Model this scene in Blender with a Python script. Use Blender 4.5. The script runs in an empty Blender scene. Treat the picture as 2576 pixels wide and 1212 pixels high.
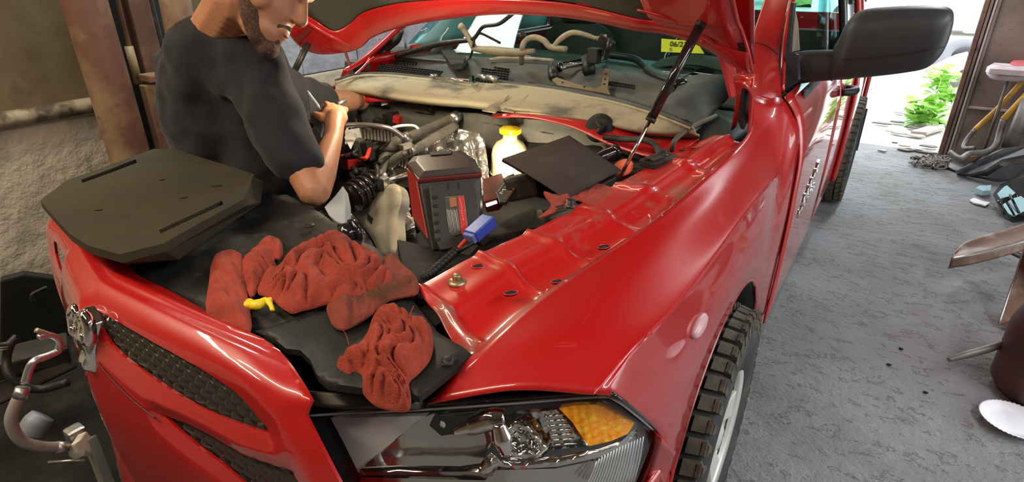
import bpy, bmesh, math, random
from mathutils import Vector, Matrix, noise
from mathutils.geometry import delaunay_2d_cdt

# ---------------------------------------------------------------- camera, world, lights
SC = bpy.context.scene
COL = SC.collection
FOC = 1506.5
PITCH, YAW = 0.43502, 0.56565
CAM = Vector((1.231, -0.3985, 1.6677))
FW = Vector((-math.sin(YAW)*math.cos(PITCH), math.cos(YAW)*math.cos(PITCH), -math.sin(PITCH)))
RT = FW.cross(Vector((0, 0, 1))).normalized()
UP = RT.cross(FW)
cd = bpy.data.cameras.new('camera'); cam = bpy.data.objects.new('camera', cd); COL.objects.link(cam)
cd.sensor_fit = 'HORIZONTAL'; cd.sensor_width = 36.0; cd.lens = 36.0*FOC/2576.0
cd.clip_start = 0.02; cd.clip_end = 300
cam.location = CAM; cam.rotation_euler = (math.pi/2-PITCH, 0, YAW)
SC.camera = cam
SC.view_settings.view_transform = 'Standard'; SC.view_settings.look = 'None'
SC.view_settings.gamma = 1.0; SC.view_settings.use_curve_mapping = False
SC.view_settings.exposure = 0.10

w = bpy.data.worlds.new('sky'); SC.world = w; w.use_nodes = True
bg = w.node_tree.nodes['Background']; bg.inputs[0].default_value = (0.86, 0.95, 1.0, 1); bg.inputs[1].default_value = 4.6

def area(name, loc, rot, sx, sy, power, color):
    l = bpy.data.lights.new(name, 'AREA'); l.shape = 'RECTANGLE'; l.size = sx; l.size_y = sy
    l.energy = power; l.color = color
    o = bpy.data.objects.new(name, l); COL.objects.link(o); o.location = loc; o.rotation_euler = rot
    return o
area('ceiling_tube_warm', (-0.4, -0.9, 3.02), (0, 0, 0), 2.4, 0.12, 55, (1.0, 0.80, 0.58))
area('roof_light_teal', (-1.75, 1.6, 3.05), (0, 0, 0), 0.62, 1.3, 62, (0.86, 0.95, 0.84))
area('wall_tube_warm', (-0.9, 3.6, 3.02), (0, 0, 0), 2.2, 0.12, 16, (1.0, 0.78, 0.52))
area('ceiling_tube_right', (1.42, 5.7, 3.02), (0, 0, 0), 0.09, 1.6, 60, (0.93, 0.97, 1.0))
area('tube_front_right', (3.0, 0.8, 3.02), (0, 0, 0), 0.14, 3.6, 95, (0.97, 0.97, 1.0))
area('tube_left_warm', (-1.9, -1.2, 3.02), (0, 0, 0), 0.12, 2.4, 58, (1.0, 0.82, 0.60))

# ---------------------------------------------------------------- helpers
def at(px, py, x=None, y=None, z=None, d=None):
    D = FW + RT*((px-1288)/FOC) - UP*((py-606)/FOC)
    if x is not None: t = (x-CAM.x)/D.x
    elif y is not None: t = (y-CAM.y)/D.y
    elif z is not None: t = (z-CAM.z)/D.z
    else: t = d
    return CAM + D*t

def atf(px, py, f, n=30):
    """point of the pixel's ray on the surface y = f(x, z)"""
    D = FW + RT*((px-1288)/FOC) - UP*((py-606)/FOC)
    lo, hi = 0.2, 6.0
    t = lo
    while t < hi:
        p = CAM + D*t
        if p.y >= f(p.x, p.z): break
        t += 0.01
    a, b = t-0.01, t
    for _ in range(n):
        m = (a+b)/2; p = CAM + D*m
        if p.y >= f(p.x, p.z): b = m
        else: a = m
    return CAM + D*b

def setp(o, parent):
    """parent without moving: all meshes are modelled in world space, Empties stand at their thing's base"""
    if parent is None: return
    o.parent = parent
    if parent.type == 'EMPTY': o.matrix_parent_inverse = Matrix.Translation(-parent.location)

def mesh_obj(name, verts, faces, m, parent=None, smooth=True):
    me = bpy.data.meshes.new(name); me.from_pydata([tuple(v) for v in verts], [], faces)
    me.validate(); me.update()
    if smooth: me.polygons.foreach_set('use_smooth', [True]*len(me.polygons))
    o = bpy.data.objects.new(name, me); COL.objects.link(o)
    if m: me.materials.append(m)
    setp(o, parent)
    return o

def bm_obj(name, bm, m, parent=None, smooth=False):
    me = bpy.data.meshes.new(name); bm.to_mesh(me); bm.free()
    if smooth: me.polygons.foreach_set('use_smooth', [True]*len(me.polygons))
    o = bpy.data.objects.new(name, me); COL.objects.link(o)
    if m: me.materials.append(m)
    setp(o, parent)
    return o

def tag(o, label=None, cat=None, group=None, kind=None):
    if label: o['label'] = label
    if cat: o['category'] = cat
    if group: o['group'] = group
    if kind: o['kind'] = kind
    return o

def thing(name, label, cat, group=None, loc=(0, 0, 0)):
    o = bpy.data.objects.new(name, None); COL.objects.link(o); o.location = loc
    o.empty_display_size = 0.05
    return tag(o, label, cat, group)

def cr(p0, p1, p2, p3, t):
    return 0.5*((2*p1) + (p2-p0)*t + (2*p0-5*p1+4*p2-p3)*t*t + (3*p1-p0-3*p2+p3)*t*t*t)

def spline(pts, n=6, closed=False):
    pts = [Vector(p) for p in pts]; N = len(pts); out = []
    if N < 3 and not closed:
        return [pts[0].lerp(pts[-1], i/n) for i in range(n+1)]
    segs = N if closed else N-1
    for i in range(segs):
        if closed: a, b, c, d = pts[i-1], pts[i], pts[(i+1) % N], pts[(i+2) % N]
        else:
            b, c = pts[i], pts[i+1]
            a = pts[i-1] if i > 0 else 2*b-c
            d = pts[i+2] if i+2 < N else 2*c-b
        for k in range(n): out.append(cr(a, b, c, d, k/n))
    if not closed: out.append(pts[-1].copy())
    return out

def patch(name, rows, m, parent=None, nu=5, nv=5, thick=0.0, disp=None, off=-1, bev=0):
    """smooth sheet through rows of control points, given a real thickness"""
    R = [spline(r, nu) for r in rows]
    cols = list(zip(*R)); G = [spline(c, nv) for c in cols]
    nr, nc = len(G[0]), len(G)
    V = [G[j][i] for i in range(nr) for j in range(nc)]
    F = [(i*nc+j, i*nc+j+1, (i+1)*nc+j+1, (i+1)*nc+j) for i in range(nr-1) for j in range(nc-1)]
    if disp: V = [v + Vector(disp(v)) for v in V]
    o = mesh_obj(name, V, F, m, parent)
    if thick:
        s = o.modifiers.new('thickness', 'SOLIDIFY'); s.thickness = thick; s.offset = off
    return o

def tube(name, pts, r, m, parent=None, seg=10, n=6, caps=True, smooth_path=True, wob=0):
    path = spline(pts, n) if smooth_path and len(pts) > 2 else [Vector(p) for p in pts]
    N = len(path)
    rr = r if isinstance(r, (list, tuple)) else None
    V, F = [], []
    t0 = (path[1]-path[0]).normalized()
    nrm = t0.orthogonal().normalized()
    for i, p in enumerate(path):
        t = (path[min(i+1, N-1)]-path[max(i-1, 0)]).normalized()
        nrm = (nrm - t*nrm.dot(t)).normalized(); b = t.cross(nrm)
        if rr:
            f = i/(N-1)*(len(rr)-1); k = min(int(f), len(rr)-2); rad = rr[k]+(rr[k+1]-rr[k])*(f-k)
        else: rad = r
        if wob: rad *= 1+wob*math.sin(i*1.9)
        for s in range(seg):
            a = 2*math.pi*s/seg
            V.append(p + nrm*(rad*math.cos(a)) + b*(rad*math.sin(a)))
    for i in range(N-1):
        for s in range(seg):
            s2 = (s+1) % seg
            F.append((i*seg+s, i*seg+s2, (i+1)*seg+s2, (i+1)*seg+s))
    if caps:
        F.append(tuple(reversed(range(seg)))); F.append(tuple((N-1)*seg+s for s in range(seg)))
    return mesh_obj(name, V, F, m, parent)

def frame_from(axis):
    a = Vector(axis).normalized(); b = a.orthogonal().normalized(); return b, a.cross(b), a

def lathe(name, base, prof, m, parent=None, axis=(0, 0, 1), seg=28, xdir=None, sx=1.0, sy=1.0, caps=True):
    """prof: (radius, height) pairs along axis"""
    a = Vector(axis).normalized()
    b = Vector(xdir) if xdir else a.orthogonal()
    b = (b - a*b.dot(a)).normalized(); c = a.cross(b)
    base = Vector(base); V, F = [], []
    for r, h in prof:
        for s in range(seg):
            t = 2*math.pi*s/seg
            V.append(base + a*h + b*(r*math.cos(t)*sx) + c*(r*math.sin(t)*sy))
    n = len(prof)
    for i in range(n-1):
        for s in range(seg):
            s2 = (s+1) % seg
            F.append((i*seg+s, i*seg+s2, (i+1)*seg+s2, (i+1)*seg+s))
    if caps: F.append(tuple(reversed(range(seg)))); F.append(tuple((n-1)*seg+s for s in range(seg)))
    o = mesh_obj(name, V, F, m, parent)
    return o

def autosmooth(o, deg=35):
    me = o.data
    bm = bmesh.new(); bm.from_mesh(me)
    for e in bm.edges:
        if len(e.link_faces) == 2 and e.calc_face_angle(0) > math.radians(deg): e.smooth = False
    bm.to_mesh(me); bm.free(); return o

def box(name, c, size, m, parent=None, ux=(1, 0, 0), uy=(0, 1, 0), bev=0.0, taper=1.0, seg=2):
    """box with centre c; ux, uy are its own axes, z follows from them"""
    ux = Vector(ux).normalized(); uy = Vector(uy); uy = (uy-ux*uy.dot(ux)).normalized(); uz = ux.cross(uy)
    c = Vector(c); bm = bmesh.new(); vs = []
    for sz in (-.5, .5):
        k = taper if sz > 0 else 1
        for sx, sy in ((-.5, -.5), (.5, -.5), (.5, .5), (-.5, .5)):
            vs.append(bm.verts.new(c + ux*(sx*size[0]*k) + uy*(sy*size[1]*k) + uz*(sz*size[2])))
    for f in ((3, 2, 1, 0), (4, 5, 6, 7), (0, 1, 5, 4), (1, 2, 6, 5), (2, 3, 7, 6), (3, 0, 4, 7)):
        bm.faces.new([vs[i] for i in f])
    if bev: bmesh.ops.bevel(bm, geom=list(bm.edges), offset=bev, segments=seg, profile=0.6, affect='EDGES')
    return bm_obj(name, bm, m, parent)

def prism(name, pts, vec, m, parent=None, bev=0.0):
    """solid between an outline and the same outline moved by vec"""
    bm = bmesh.new(); vec = Vector(vec)
    a = [bm.verts.new(Vector(p)) for p in pts]; b = [bm.verts.new(Vector(p)+vec) for p in pts]
    bm.faces.new(a); bm.faces.new(list(reversed(b))); n = len(a)
    for i in range(n): bm.faces.new((a[i], b[i], b[(i+1) % n], a[(i+1) % n]))
    bmesh.ops.recalc_face_normals(bm, faces=bm.faces)
    if bev: bmesh.ops.bevel(bm, geom=list(bm.edges), offset=bev, segments=2, profile=0.6, affect='EDGES')
    return bm_obj(name, bm, m, parent)

def hexa(name, low, high, m, parent=None, bev=0.0):
    """solid from a lower and an upper loop of equal length"""
    bm = bmesh.new(); a = [bm.verts.new(Vector(p)) for p in low]; b = [bm.verts.new(Vector(p)) for p in high]
    bm.faces.new(list(reversed(a))); bm.faces.new(b); n = len(a)
    for i in range(n): bm.faces.new((a[i], a[(i+1) % n], b[(i+1) % n], b[i]))
    bmesh.ops.recalc_face_normals(bm, faces=bm.faces)
    if bev: bmesh.ops.bevel(bm, geom=list(bm.edges), offset=bev, segments=2, profile=0.6, affect='EDGES')
    return bm_obj(name, bm, m, parent)

def inside(p, poly):
    x, y = p; c = False; n = len(poly); j = n-1
    for i in range(n):
        xi, yi = poly[i]; xj, yj = poly[j]
        if (yi > y) != (yj > y) and x < (xj-xi)*(y-yi)/(yj-yi)+xi: c = not c
        j = i
    return c

def segdist(p, a, b):
    dx, dy = b[0]-a[0], b[1]-a[1]; L = dx*dx+dy*dy
    t = 0 if L == 0 else max(0, min(1, ((p[0]-a[0])*dx+(p[1]-a[1])*dy)/L))
    return math.hypot(p[0]-a[0]-t*dx, p[1]-a[1]-t*dy)

def shape2d(outer, holes, step, lift, to3d, thick_dir, name, m, parent=None, smooth=True):
    """flat outline with holes, filled by a fine mesh; lift(d, u, v) is the height at distance d from the border.
    to3d(u, v, h) gives the point in space; thick_dir closes the back."""
    loops = [outer]+list(holes)
    res = []
    for L in loops:
        o = []
        for i in range(len(L)):
            a, b = L[i], L[(i+1) % len(L)]; n = max(1, int(math.hypot(b[0]-a[0], b[1]-a[1])/step))
            for k in range(n): o.append((a[0]+(b[0]-a[0])*k/n, a[1]+(b[1]-a[1])*k/n))
        res.append(o)
    pts, edges = [], []
    for o in res:
        s = len(pts); pts += o; edges += [(s+i, s+(i+1) % len(o)) for i in range(len(o))]
    nb = len(pts)
    xs = [p[0] for p in outer]; ys = [p[1] for p in outer]
    segs = [(L[i], L[(i+1) % len(L)]) for L in loops for i in range(len(L))]
    def dist(p): return min(segdist(p, a, b) for a, b in segs)
    y = min(ys)+step*0.5; row = 0; D = [0.0]*nb
    while y < max(ys):
        x = min(xs)+(step*0.5 if row % 2 else 0)
        while x < max(xs):
            p = (x, y)
            if inside(p, outer) and not any(inside(p, h) for h in holes):
                d = dist(p)
                if d > step*0.45: pts.append(p); D.append(d)
            x += step
        y += step*0.87; row += 1
    vo, eo, fo, ov, oe, of = delaunay_2d_cdt([Vector(p) for p in pts], edges, [], 0, 1e-7)
    V, keep = [], []
    for i, v in enumerate(vo):
        src = ov[i][0] if ov[i] else None
        d = D[src] if src is not None else 0
        V.append(to3d(v.x, v.y, lift(d, v.x, v.y)))
    for f in fo:
        cx = sum(vo[i].x for i in f)/len(f); cy = sum(vo[i].y for i in f)/len(f)
        if inside((cx, cy), outer) and not any(inside((cx, cy), h) for h in holes): keep.append(tuple(f))
    n = len(V); td = Vector(thick_dir)
    back = [v for v in V]
    base = [Vector(to3d(vo[i].x, vo[i].y, 0.0))+td for i in range(n)]
    cnt = {}
    for f in keep:
        for i in range(len(f)):
            e = (f[i], f[(i+1) % len(f)]); cnt[e] = cnt.get(e, 0)+1
    side = [(b, a, a+n, b+n) for (a, b) in cnt if (b, a) not in cnt]
    F = keep+[tuple(reversed([i+n for i in f])) for f in keep]+side
    o = mesh_obj(name, [Vector(v) for v in V]+base, F, m, parent, smooth)
    bm = bmesh.new(); bm.from_mesh(o.data); bmesh.ops.recalc_face_normals(bm, faces=bm.faces)
    for e in bm.edges:
        if len(e.link_faces) == 2 and e.calc_face_angle(0) > math.radians(50): e.smooth = False
    bm.to_mesh(o.data); bm.free()
    return o

def plate(name, pix, z, m, parent=None, th=0.01, step=0.012, lift=None, slope=None, smooth_out=0):
    """plate lying at height z whose outline is given through picture points; slope(x, y) raises it"""
    pts = [at(px, py, z=z) for px, py in pix]
    out = [(p.x, p.y) for p in pts]
    if smooth_out:
        out = [(v.x, v.y) for v in spline([Vector((a, b, 0)) for a, b in out], smooth_out, True)]
    lf = lift or (lambda d, u, v: min(d, 0.006))
    sl = slope or (lambda x, y: 0)
    return shape2d(out, [], step, lf, lambda u, v, h: Vector((u, v, z+sl(u, v)+h)), (0, 0, -th), name, m, parent)

# ---------------------------------------------------------------- materials
def mat(name, col, rough=0.5, metal=0.0, coat=0.0, spec=0.5, emit=None, es=1.0, sheen=0.0, bump=None, vary=None, trans=0.0, coord='Object'):
    """bump=(scale, strength, distance[, detail]); vary=(scale, colour2, lo, hi[, detail]) patches of a second colour"""
    m = bpy.data.materials.new(name); m.use_nodes = True; nt = m.node_tree; b = nt.nodes['Principled BSDF']
    b.inputs['Base Color'].default_value = (*col, 1); b.inputs['Roughness'].default_value = rough
    b.inputs['Metallic'].default_value = metal; b.inputs['Coat Weight'].default_value = coat
    b.inputs['Coat Roughness'].default_value = 0.04
    b.inputs['Specular IOR Level'].default_value = spec; b.inputs['Sheen Weight'].default_value = sheen
    b.inputs['Transmission Weight'].default_value = trans
    if emit: b.inputs['Emission Color'].default_value = (*emit, 1); b.inputs['Emission Strength'].default_value = es
    tc = nt.nodes.new('ShaderNodeTexCoord')
    if vary:
        vs = vary if isinstance(vary, list) else [vary]; last = None
        for v in vs:
            n = nt.nodes.new('ShaderNodeTexNoise'); n.inputs['Scale'].default_value = v[0]
            n.inputs['Detail'].default_value = v[4] if len(v) > 4 else 6; n.inputs['Roughness'].default_value = 0.6
            nt.links.new(tc.outputs[coord], n.inputs['Vector'])
            r = nt.nodes.new('ShaderNodeMapRange'); r.inputs[1].default_value = v[2]; r.inputs[2].default_value = v[3]
            nt.links.new(n.outputs['Fac'], r.inputs[0])
            x = nt.nodes.new('ShaderNodeMix'); x.data_type = 'RGBA'
            if last: nt.links.new(last, x.inputs[6])
            else: x.inputs[6].default_value = (*col, 1)
            x.inputs[7].default_value = (*v[1], 1); nt.links.new(r.outputs[0], x.inputs[0]); last = x.outputs[2]
        nt.links.new(last, b.inputs['Base Color'])
    if bump:
        bs = bump if isinstance(bump, list) else [bump]; prev = None
        for q in bs:
            n = nt.nodes.new('ShaderNodeTexNoise'); n.inputs['Scale'].default_value = q[0]
            n.inputs['Detail'].default_value = q[3] if len(q) > 3 else 4
            nt.links.new(tc.outputs[coord], n.inputs['Vector'])
            u = nt.nodes.new('ShaderNodeBump'); u.inputs['Strength'].default_value = q[1]; u.inputs['Distance'].default_value = q[2]
            nt.links.new(n.outputs['Fac'], u.inputs['Height'])
            if prev: nt.links.new(prev, u.inputs['Normal'])
            prev = u.outputs['Normal']
        nt.links.new(prev, b.inputs['Normal'])
    return m

def clear_mat(name, tint, amount, rough=0.02):
    """thin clear sheet: mostly transparent, reflecting at grazing angles"""
    m = bpy.data.materials.new(name); m.use_nodes = True; nt = m.node_tree; nt.nodes.clear()
    out = nt.nodes.new('ShaderNodeOutputMaterial'); mx = nt.nodes.new('ShaderNodeMixShader')
    t = nt.nodes.new('ShaderNodeBsdfTransparent'); t.inputs[0].default_value = (*tint, 1)
    g = nt.nodes.new('ShaderNodeBsdfGlossy'); g.inputs['Roughness'].default_value = rough
    f = nt.nodes.new('ShaderNodeLayerWeight'); f.inputs[0].default_value = 0.5
    p = nt.nodes.new('ShaderNodeMath'); p.operation = 'POWER'; p.inputs[1].default_value = 4.5
    nt.links.new(f.outputs['Facing'], p.inputs[0])
    a = nt.nodes.new('ShaderNodeMath'); a.operation = 'MULTIPLY_ADD'; a.inputs[1].default_value = 0.6; a.inputs[2].default_value = amount
    nt.links.new(p.outputs[0], a.inputs[0]); nt.links.new(a.outputs[0], mx.inputs[0])
    nt.links.new(t.outputs[0], mx.inputs[1]); nt.links.new(g.outputs[0], mx.inputs[2]); nt.links.new(mx.outputs[0], out.inputs[0])
    return m

PAINT = mat('red_paint', (0.42, 0.006, 0.006), 0.34, 0.0, 1.0, 0.5)
PAINT_IN = mat('red_underside_paint', (0.46, 0.012, 0.012), 0.35, 0.0, 0.5)
PAINT_DUSTY = mat('dusty_red_paint', (0.50, 0.012, 0.010), 0.32, 0, 0.8, vary=(7, (0.22, 0.12, 0.09), 0.56, 0.72), )
BLACK = mat('black_plastic', (0.014, 0.014, 0.013), 0.5, spec=.35, bump=(300, 0.15, 0.001))
BLACK_DUST = mat('dusty_black_plastic', (0.020, 0.019, 0.017), 0.6, spec=.25, vary=[(5, (0.15, 0.14, 0.12), 0.50, 0.75, 9)], bump=(220, 0.2, 0.001))
DEEP = mat('deep_black', (0.008, 0.008, 0.008), 0.8)
GLOSSBLK = mat('gloss_black', (0.012, 0.012, 0.013), 0.15, coat=0.5)
RUBBER = mat('tyre_rubber', (0.022, 0.022, 0.023), 0.75, vary=(9, (0.06, 0.055, 0.045), 0.5, 0.75), bump=(80, 0.3, 0.002))
TREAD = mat('worn_tread_rubber', (0.10, 0.082, 0.05), 0.85, vary=(30, (0.035, 0.033, 0.03), 0.4, 0.7), bump=(120, 0.4, 0.002))
CHROME = mat('chrome', (0.82, 0.82, 0.80), 0.06, 1.0)
CHROME_SOFT = mat('headlight_reflector', (0.75, 0.75, 0.73), 0.16, 1.0, bump=(9, 0.25, 0.01))
SATIN = mat('satin_aluminium', (0.42, 0.42, 0.40), 0.38, 0.9, bump=(40, 0.3, 0.002), vary=(6, (0.2, 0.19, 0.16), 0.5, 0.7))
CAST = mat('cast_aluminium', (0.60, 0.56, 0.45), 0.45, 0.5, bump=[(25, 0.4, 0.004), (150, 0.3, 0.001)], vary=(7, (0.15, 0.13, 0.09), 0.52, 0.75))
FOIL = mat('heat_foil', (0.72, 0.72, 0.70), 0.28, 0.9, bump=(16, 0.9, 0.02))
HOSE = mat('grey_dusty_hose', (0.13, 0.12, 0.095), 0.55, vary=(12, (0.05, 0.047, 0.04), 0.5, 0.7), bump=(60, 0.2, 0.002))
DARKMETAL = mat('dark_greasy_metal', (0.05, 0.047, 0.042), 0.4, 0.6, vary=(14, (0.16, 0.14, 0.11), 0.55, 0.75), bump=(50, 0.4, 0.003))
BEIGE = mat('dusty_beige_plastic', (0.42, 0.36, 0.24), 0.6, vary=(7, (0.16, 0.135, 0.09), 0.5, 0.68), bump=(40, 0.25, 0.003))
STRIPM = mat('dusty_weatherstrip', (0.36, 0.31, 0.20), 0.65, vary=[(6, (0.12, 0.11, 0.085), 0.5, 0.66)], bump=(45, 0.4, 0.003))
COWLM = mat('grey_cowl_plastic', (0.055, 0.055, 0.048), 0.6, vary=(6, (0.14, 0.125, 0.09), 0.5, 0.75), bump=(70, 0.3, 0.002))
FIREW = mat('grey_firewall_mat', (0.12, 0.115, 0.098), 0.8, vary=(6, (0.06, 0.058, 0.05), 0.45, 0.7), bump=(30, 0.5, 0.006))
SKIN = mat('skin', (0.47, 0.225, 0.125), 0.5, bump=(120, 0.15, 0.001), vary=(5, (0.42, 0.16, 0.075), 0.45, 0.7))
HAIR = mat('dark_hair', (0.035, 0.020, 0.012), 0.8, bump=(260, 0.9, 0.003))
SHIRT = mat('charcoal_cotton', (0.020, 0.020, 0.024), 0.9, spec=.2, sheen=0.10, bump=[(7, 0.35, 0.02), (500, 0.3, 0.001)])
GREYCLOTH = mat('grey_cotton', (0.30, 0.32, 0.34), 0.9)
TOWEL = mat('red_terry', (0.37, 0.060, 0.037), 0.95, spec=0.1, sheen=0.06, bump=[(420, 0.9, 0.003), (60, 0.5, 0.006)], vary=(14, (0.22, 0.036, 0.02), 0.42, 0.7))
TOWEL_DIRTY = mat('dirty_red_terry', (0.25, 0.055, 0.035), 0.95, spec=0.1, sheen=0.05, bump=[(420, 0.9, 0.003), (60, 0.5, 0.006)], vary=(9, (0.09, 0.04, 0.022), 0.45, 0.7))
FOAM = mat('dusty_black_foam', (0.050, 0.040, 0.022), 0.85, spec=.15, vary=(4, (0.035, 0.032, 0.024), 0.4, 0.7), bump=(160, 0.3, 0.002))
SHEET = mat('dark_brown_sheet', (0.030, 0.020, 0.017), 0.9, vary=(12, (0.045, 0.032, 0.03), 0.5, 0.7), bump=(400, 0.5, 0.001))
YELLOW = mat('yellow_plastic', (0.85, 0.62, 0.015), 0.35)
BOTTLE = mat('yellowed_white_bottle', (0.80, 0.72, 0.46), 0.4, vary=(9, (0.62, 0.5, 0.26), 0.5, 0.75), bump=(10, 0.2, 0.004))
BLUE = mat('blue_connector', (0.02, 0.075, 0.42), 0.4)
REDPL = mat('red_plastic', (0.40, 0.02, 0.015), 0.4, bump=(90, 0.15, 0.001))
REDTOOL = mat('worn_red_tool_plastic', (0.16, 0.022, 0.016), 0.5, vary=(10, (0.06, 0.025, 0.015), 0.45, 0.7), bump=(70, 0.3, 0.001))
TOOLBLK = mat('worn_black_tool_plastic', (0.026, 0.024, 0.020), 0.5, vary=(8, (0.055, 0.042, 0.028), 0.5, 0.75), bump=(120, 0.3, 0.001))
TOOLTOP = mat('grubby_tool_top', (0.028, 0.017, 0.012), 0.5, vary=(10, (0.045, 0.038, 0.028), 0.52, 0.8), bump=(60, 0.3, 0.001))
WHITEM = mat('off_white', (0.75, 0.75, 0.72), 0.5)
STEEL = mat('bare_steel', (0.45, 0.44, 0.42), 0.3, 0.9)
RUST = mat('rusty_steel', (0.13, 0.065, 0.045), 0.7, 0.2, vary=(6, (0.24, 0.15, 0.11), 0.45, 0.7), bump=(30, 0.4, 0.003))
RUST_PINK = mat('faded_rust_red_steel', (0.17, 0.080, 0.055), 0.55, 0.1, vary=[(3, (0.30, 0.21, 0.12), 0.40, 0.58), (11, (0.08, 0.05, 0.04), 0.6, 0.75)], bump=(40, 0.3, 0.003))
AMBER = mat('amber_plastic', (1.0, 0.33, 0.0), 0.35, spec=.3, bump=(90, 0.8, 0.004), vary=(60, (1.0, 0.55, 0.03), .5, .65))
WOODP = mat('weathered_brown_panel', (0.15, 0.105, 0.085), 0.7, vary=[(2.5, (0.24, 0.18, 0.15), 0.42, 0.7, 8), (9, (0.07, 0.05, 0.04), 0.6, 0.75)], bump=(30, 0.3, 0.003))
INTERIOR = mat('grey_interior', (0.09, 0.095, 0.09), 0.7)
LENS = clear_mat('clear_lens', (0.97, 0.98, 0.97), 0.02)
GLASS = clear_mat('windshield_glass', (0.78, 0.90, 0.86), 0.03)
TINT = clear_mat('tinted_glass', (0.55, 0.80, 0.80), 0.05)

# ---------------------------------------------------------------- floor and walls
def slate_mat(name, c1, c2, c3, scale=5.0, strength=0.6):
    m = bpy.data.materials.new(name); m.use_nodes = True; nt = m.node_tree; b = nt.nodes['Principled BSDF']
    N = nt.nodes.new; L = nt.links.new
    tc = N('ShaderNodeTexCoord'); mp = N('ShaderNodeMapping'); mp.inputs['Scale'].default_value = (0.8, 1.15, 1)
    L(tc.outputs['Object'], mp.inputs['Vector'])
    n1 = N('ShaderNodeTexNoise'); n1.inputs['Scale'].default_value = scale; n1.inputs['Detail'].default_value = 9
    n1.inputs['Roughness'].default_value = 0.68; n1.inputs['Distortion'].default_value = 0.1; L(mp.outputs[0], n1.inputs['Vector'])
    mu = N('ShaderNodeMath'); mu.operation = 'MULTIPLY'; mu.inputs[1].default_value = 5.0; L(n1.outputs['Fac'], mu.inputs[0])
    fr = N('ShaderNodeMath'); fr.operation = 'FRACT'; L(mu.outputs[0], fr.inputs[0])
    n2 = N('ShaderNodeTexNoise'); n2.inputs['Scale'].default_value = 60; n2.inputs['Detail'].default_value = 5; L(tc.outputs['Object'], n2.inputs['Vector'])
    ad = N('ShaderNodeMath'); ad.operation = 'MULTIPLY_ADD'; ad.inputs[1].default_value = 0.5; L(n2.outputs['Fac'], ad.inputs[0]); L(fr.outputs[0], ad.inputs[2])
    bu = N('ShaderNodeBump'); bu.inputs['Strength'].default_value = strength; bu.inputs['Distance'].default_value = 0.035
    L(ad.outputs[0], bu.inputs['Height']); L(bu.outputs[0], b.inputs['Normal'])
    n3 = N('ShaderNodeTexNoise'); n3.inputs['Scale'].default_value = 1.6; n3.inputs['Detail'].default_value = 7; L(tc.outputs['Object'], n3.inputs['Vector'])
    r3 = N('ShaderNodeMapRange'); r3.inputs[1].default_value = 0.38; r3.inputs[2].default_value = 0.66; L(n3.outputs['Fac'], r3.inputs[0])
    x = N('ShaderNodeMix'); x.data_type = 'RGBA'; x.inputs[6].default_value = (*c1, 1); x.inputs[7].default_value = (*c2, 1); L(r3.outputs[0], x.inputs[0])
    r4 = N('ShaderNodeMapRange'); r4.inputs[1].default_value = 0.85; r4.inputs[2].default_value = 1.0; L(fr.outputs[0], r4.inputs[0])
    x2 = N('ShaderNodeMix'); x2.data_type = 'RGBA'; x2.inputs[7].default_value = (*c3, 1); L(r4.outputs[0], x2.inputs[0]); L(x.outputs[2], x2.inputs[6])
    L(x2.outputs[2], b.inputs['Base Color']); b.inputs['Roughness'].default_value = 0.62
    return m

FLOORM = slate_mat('flaked_concrete_floor', (0.52, 0.525, 0.54), (0.36, 0.34, 0.325), (0.13, 0.105, 0.09), 8.0, 1.0)
GROUNDM = slate_mat('dusty_yard', (0.62, 0.60, 0.56), (0.5, 0.46, 0.42), (0.3, 0.26, 0.22), 3.0, 0.5)
WALLC = mat('rough_whitewashed_concrete', (0.56, 0.50, 0.40), 0.85, bump=[(9, 0.8, 0.03, 8), (60, 0.6, 0.006)], vary=[(5, (0.36, 0.32, 0.26), 0.5, 0.75, 9)])
WALLB = mat('blue_grey_blockwork', (0.40, 0.43, 0.50), 0.85, bump=[(14, 0.7, 0.02, 8)], vary=[(3, (0.22, 0.24, 0.30), 0.42, 0.66, 9)])
WALLU = mat('stained_brown_sheet', (0.135, 0.098, 0.052), 0.7, vary=[(1.3, (0.24, 0.20, 0.135), 0.45, 0.7, 8), (5, (0.07, 0.05, 0.03), 0.55, 0.8)], bump=(30, 0.3, 0.003))
CEILM = mat('dark_boarded_ceiling', (0.20, 0.17, 0.13), 0.8)
LEDGEM = mat('dirty_beige_pipe', (0.40, 0.34, 0.24), 0.6, vary=(7, (0.09, 0.07, 0.045), 0.45, 0.62), bump=(30, 0.4, 0.004))

def quad(name, pts, m, parent=None, th=0.0, kind=None):
    o = mesh_obj(name, pts, [tuple(range(len(pts)))], m, parent, False)
    if th:
        s = o.modifiers.new('thickness', 'SOLIDIFY'); s.thickness = th; s.offset = -1
    if kind: o['kind'] = kind
    return o

def struct_box(name, lo, hi, m, parent=None, bev=0.0):
    o = box(name, [(a+b)/2 for a, b in zip(lo, hi)], [b-a for a, b in zip(lo, hi)], m, parent, bev=bev)
    if not parent: o['kind'] = 'structure'
    return o

FY = 6.55                      # the doorway end of the garage
struct_box('floor', (-3.2, -4.0, -0.12), (4.2, FY, 0.0), FLOORM)
gr = struct_box('ground', (-30, FY, -0.16), (30, 60, -0.015), GROUNDM)
struct_box('ceiling', (-3.2, -4.0, 3.1), (4.2, FY, 3.2), CEILM)
wl = struct_box('wall_left', (-3.0, -4.0, 0.0), (-2.72, FY, 3.1), WALLU)
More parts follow.
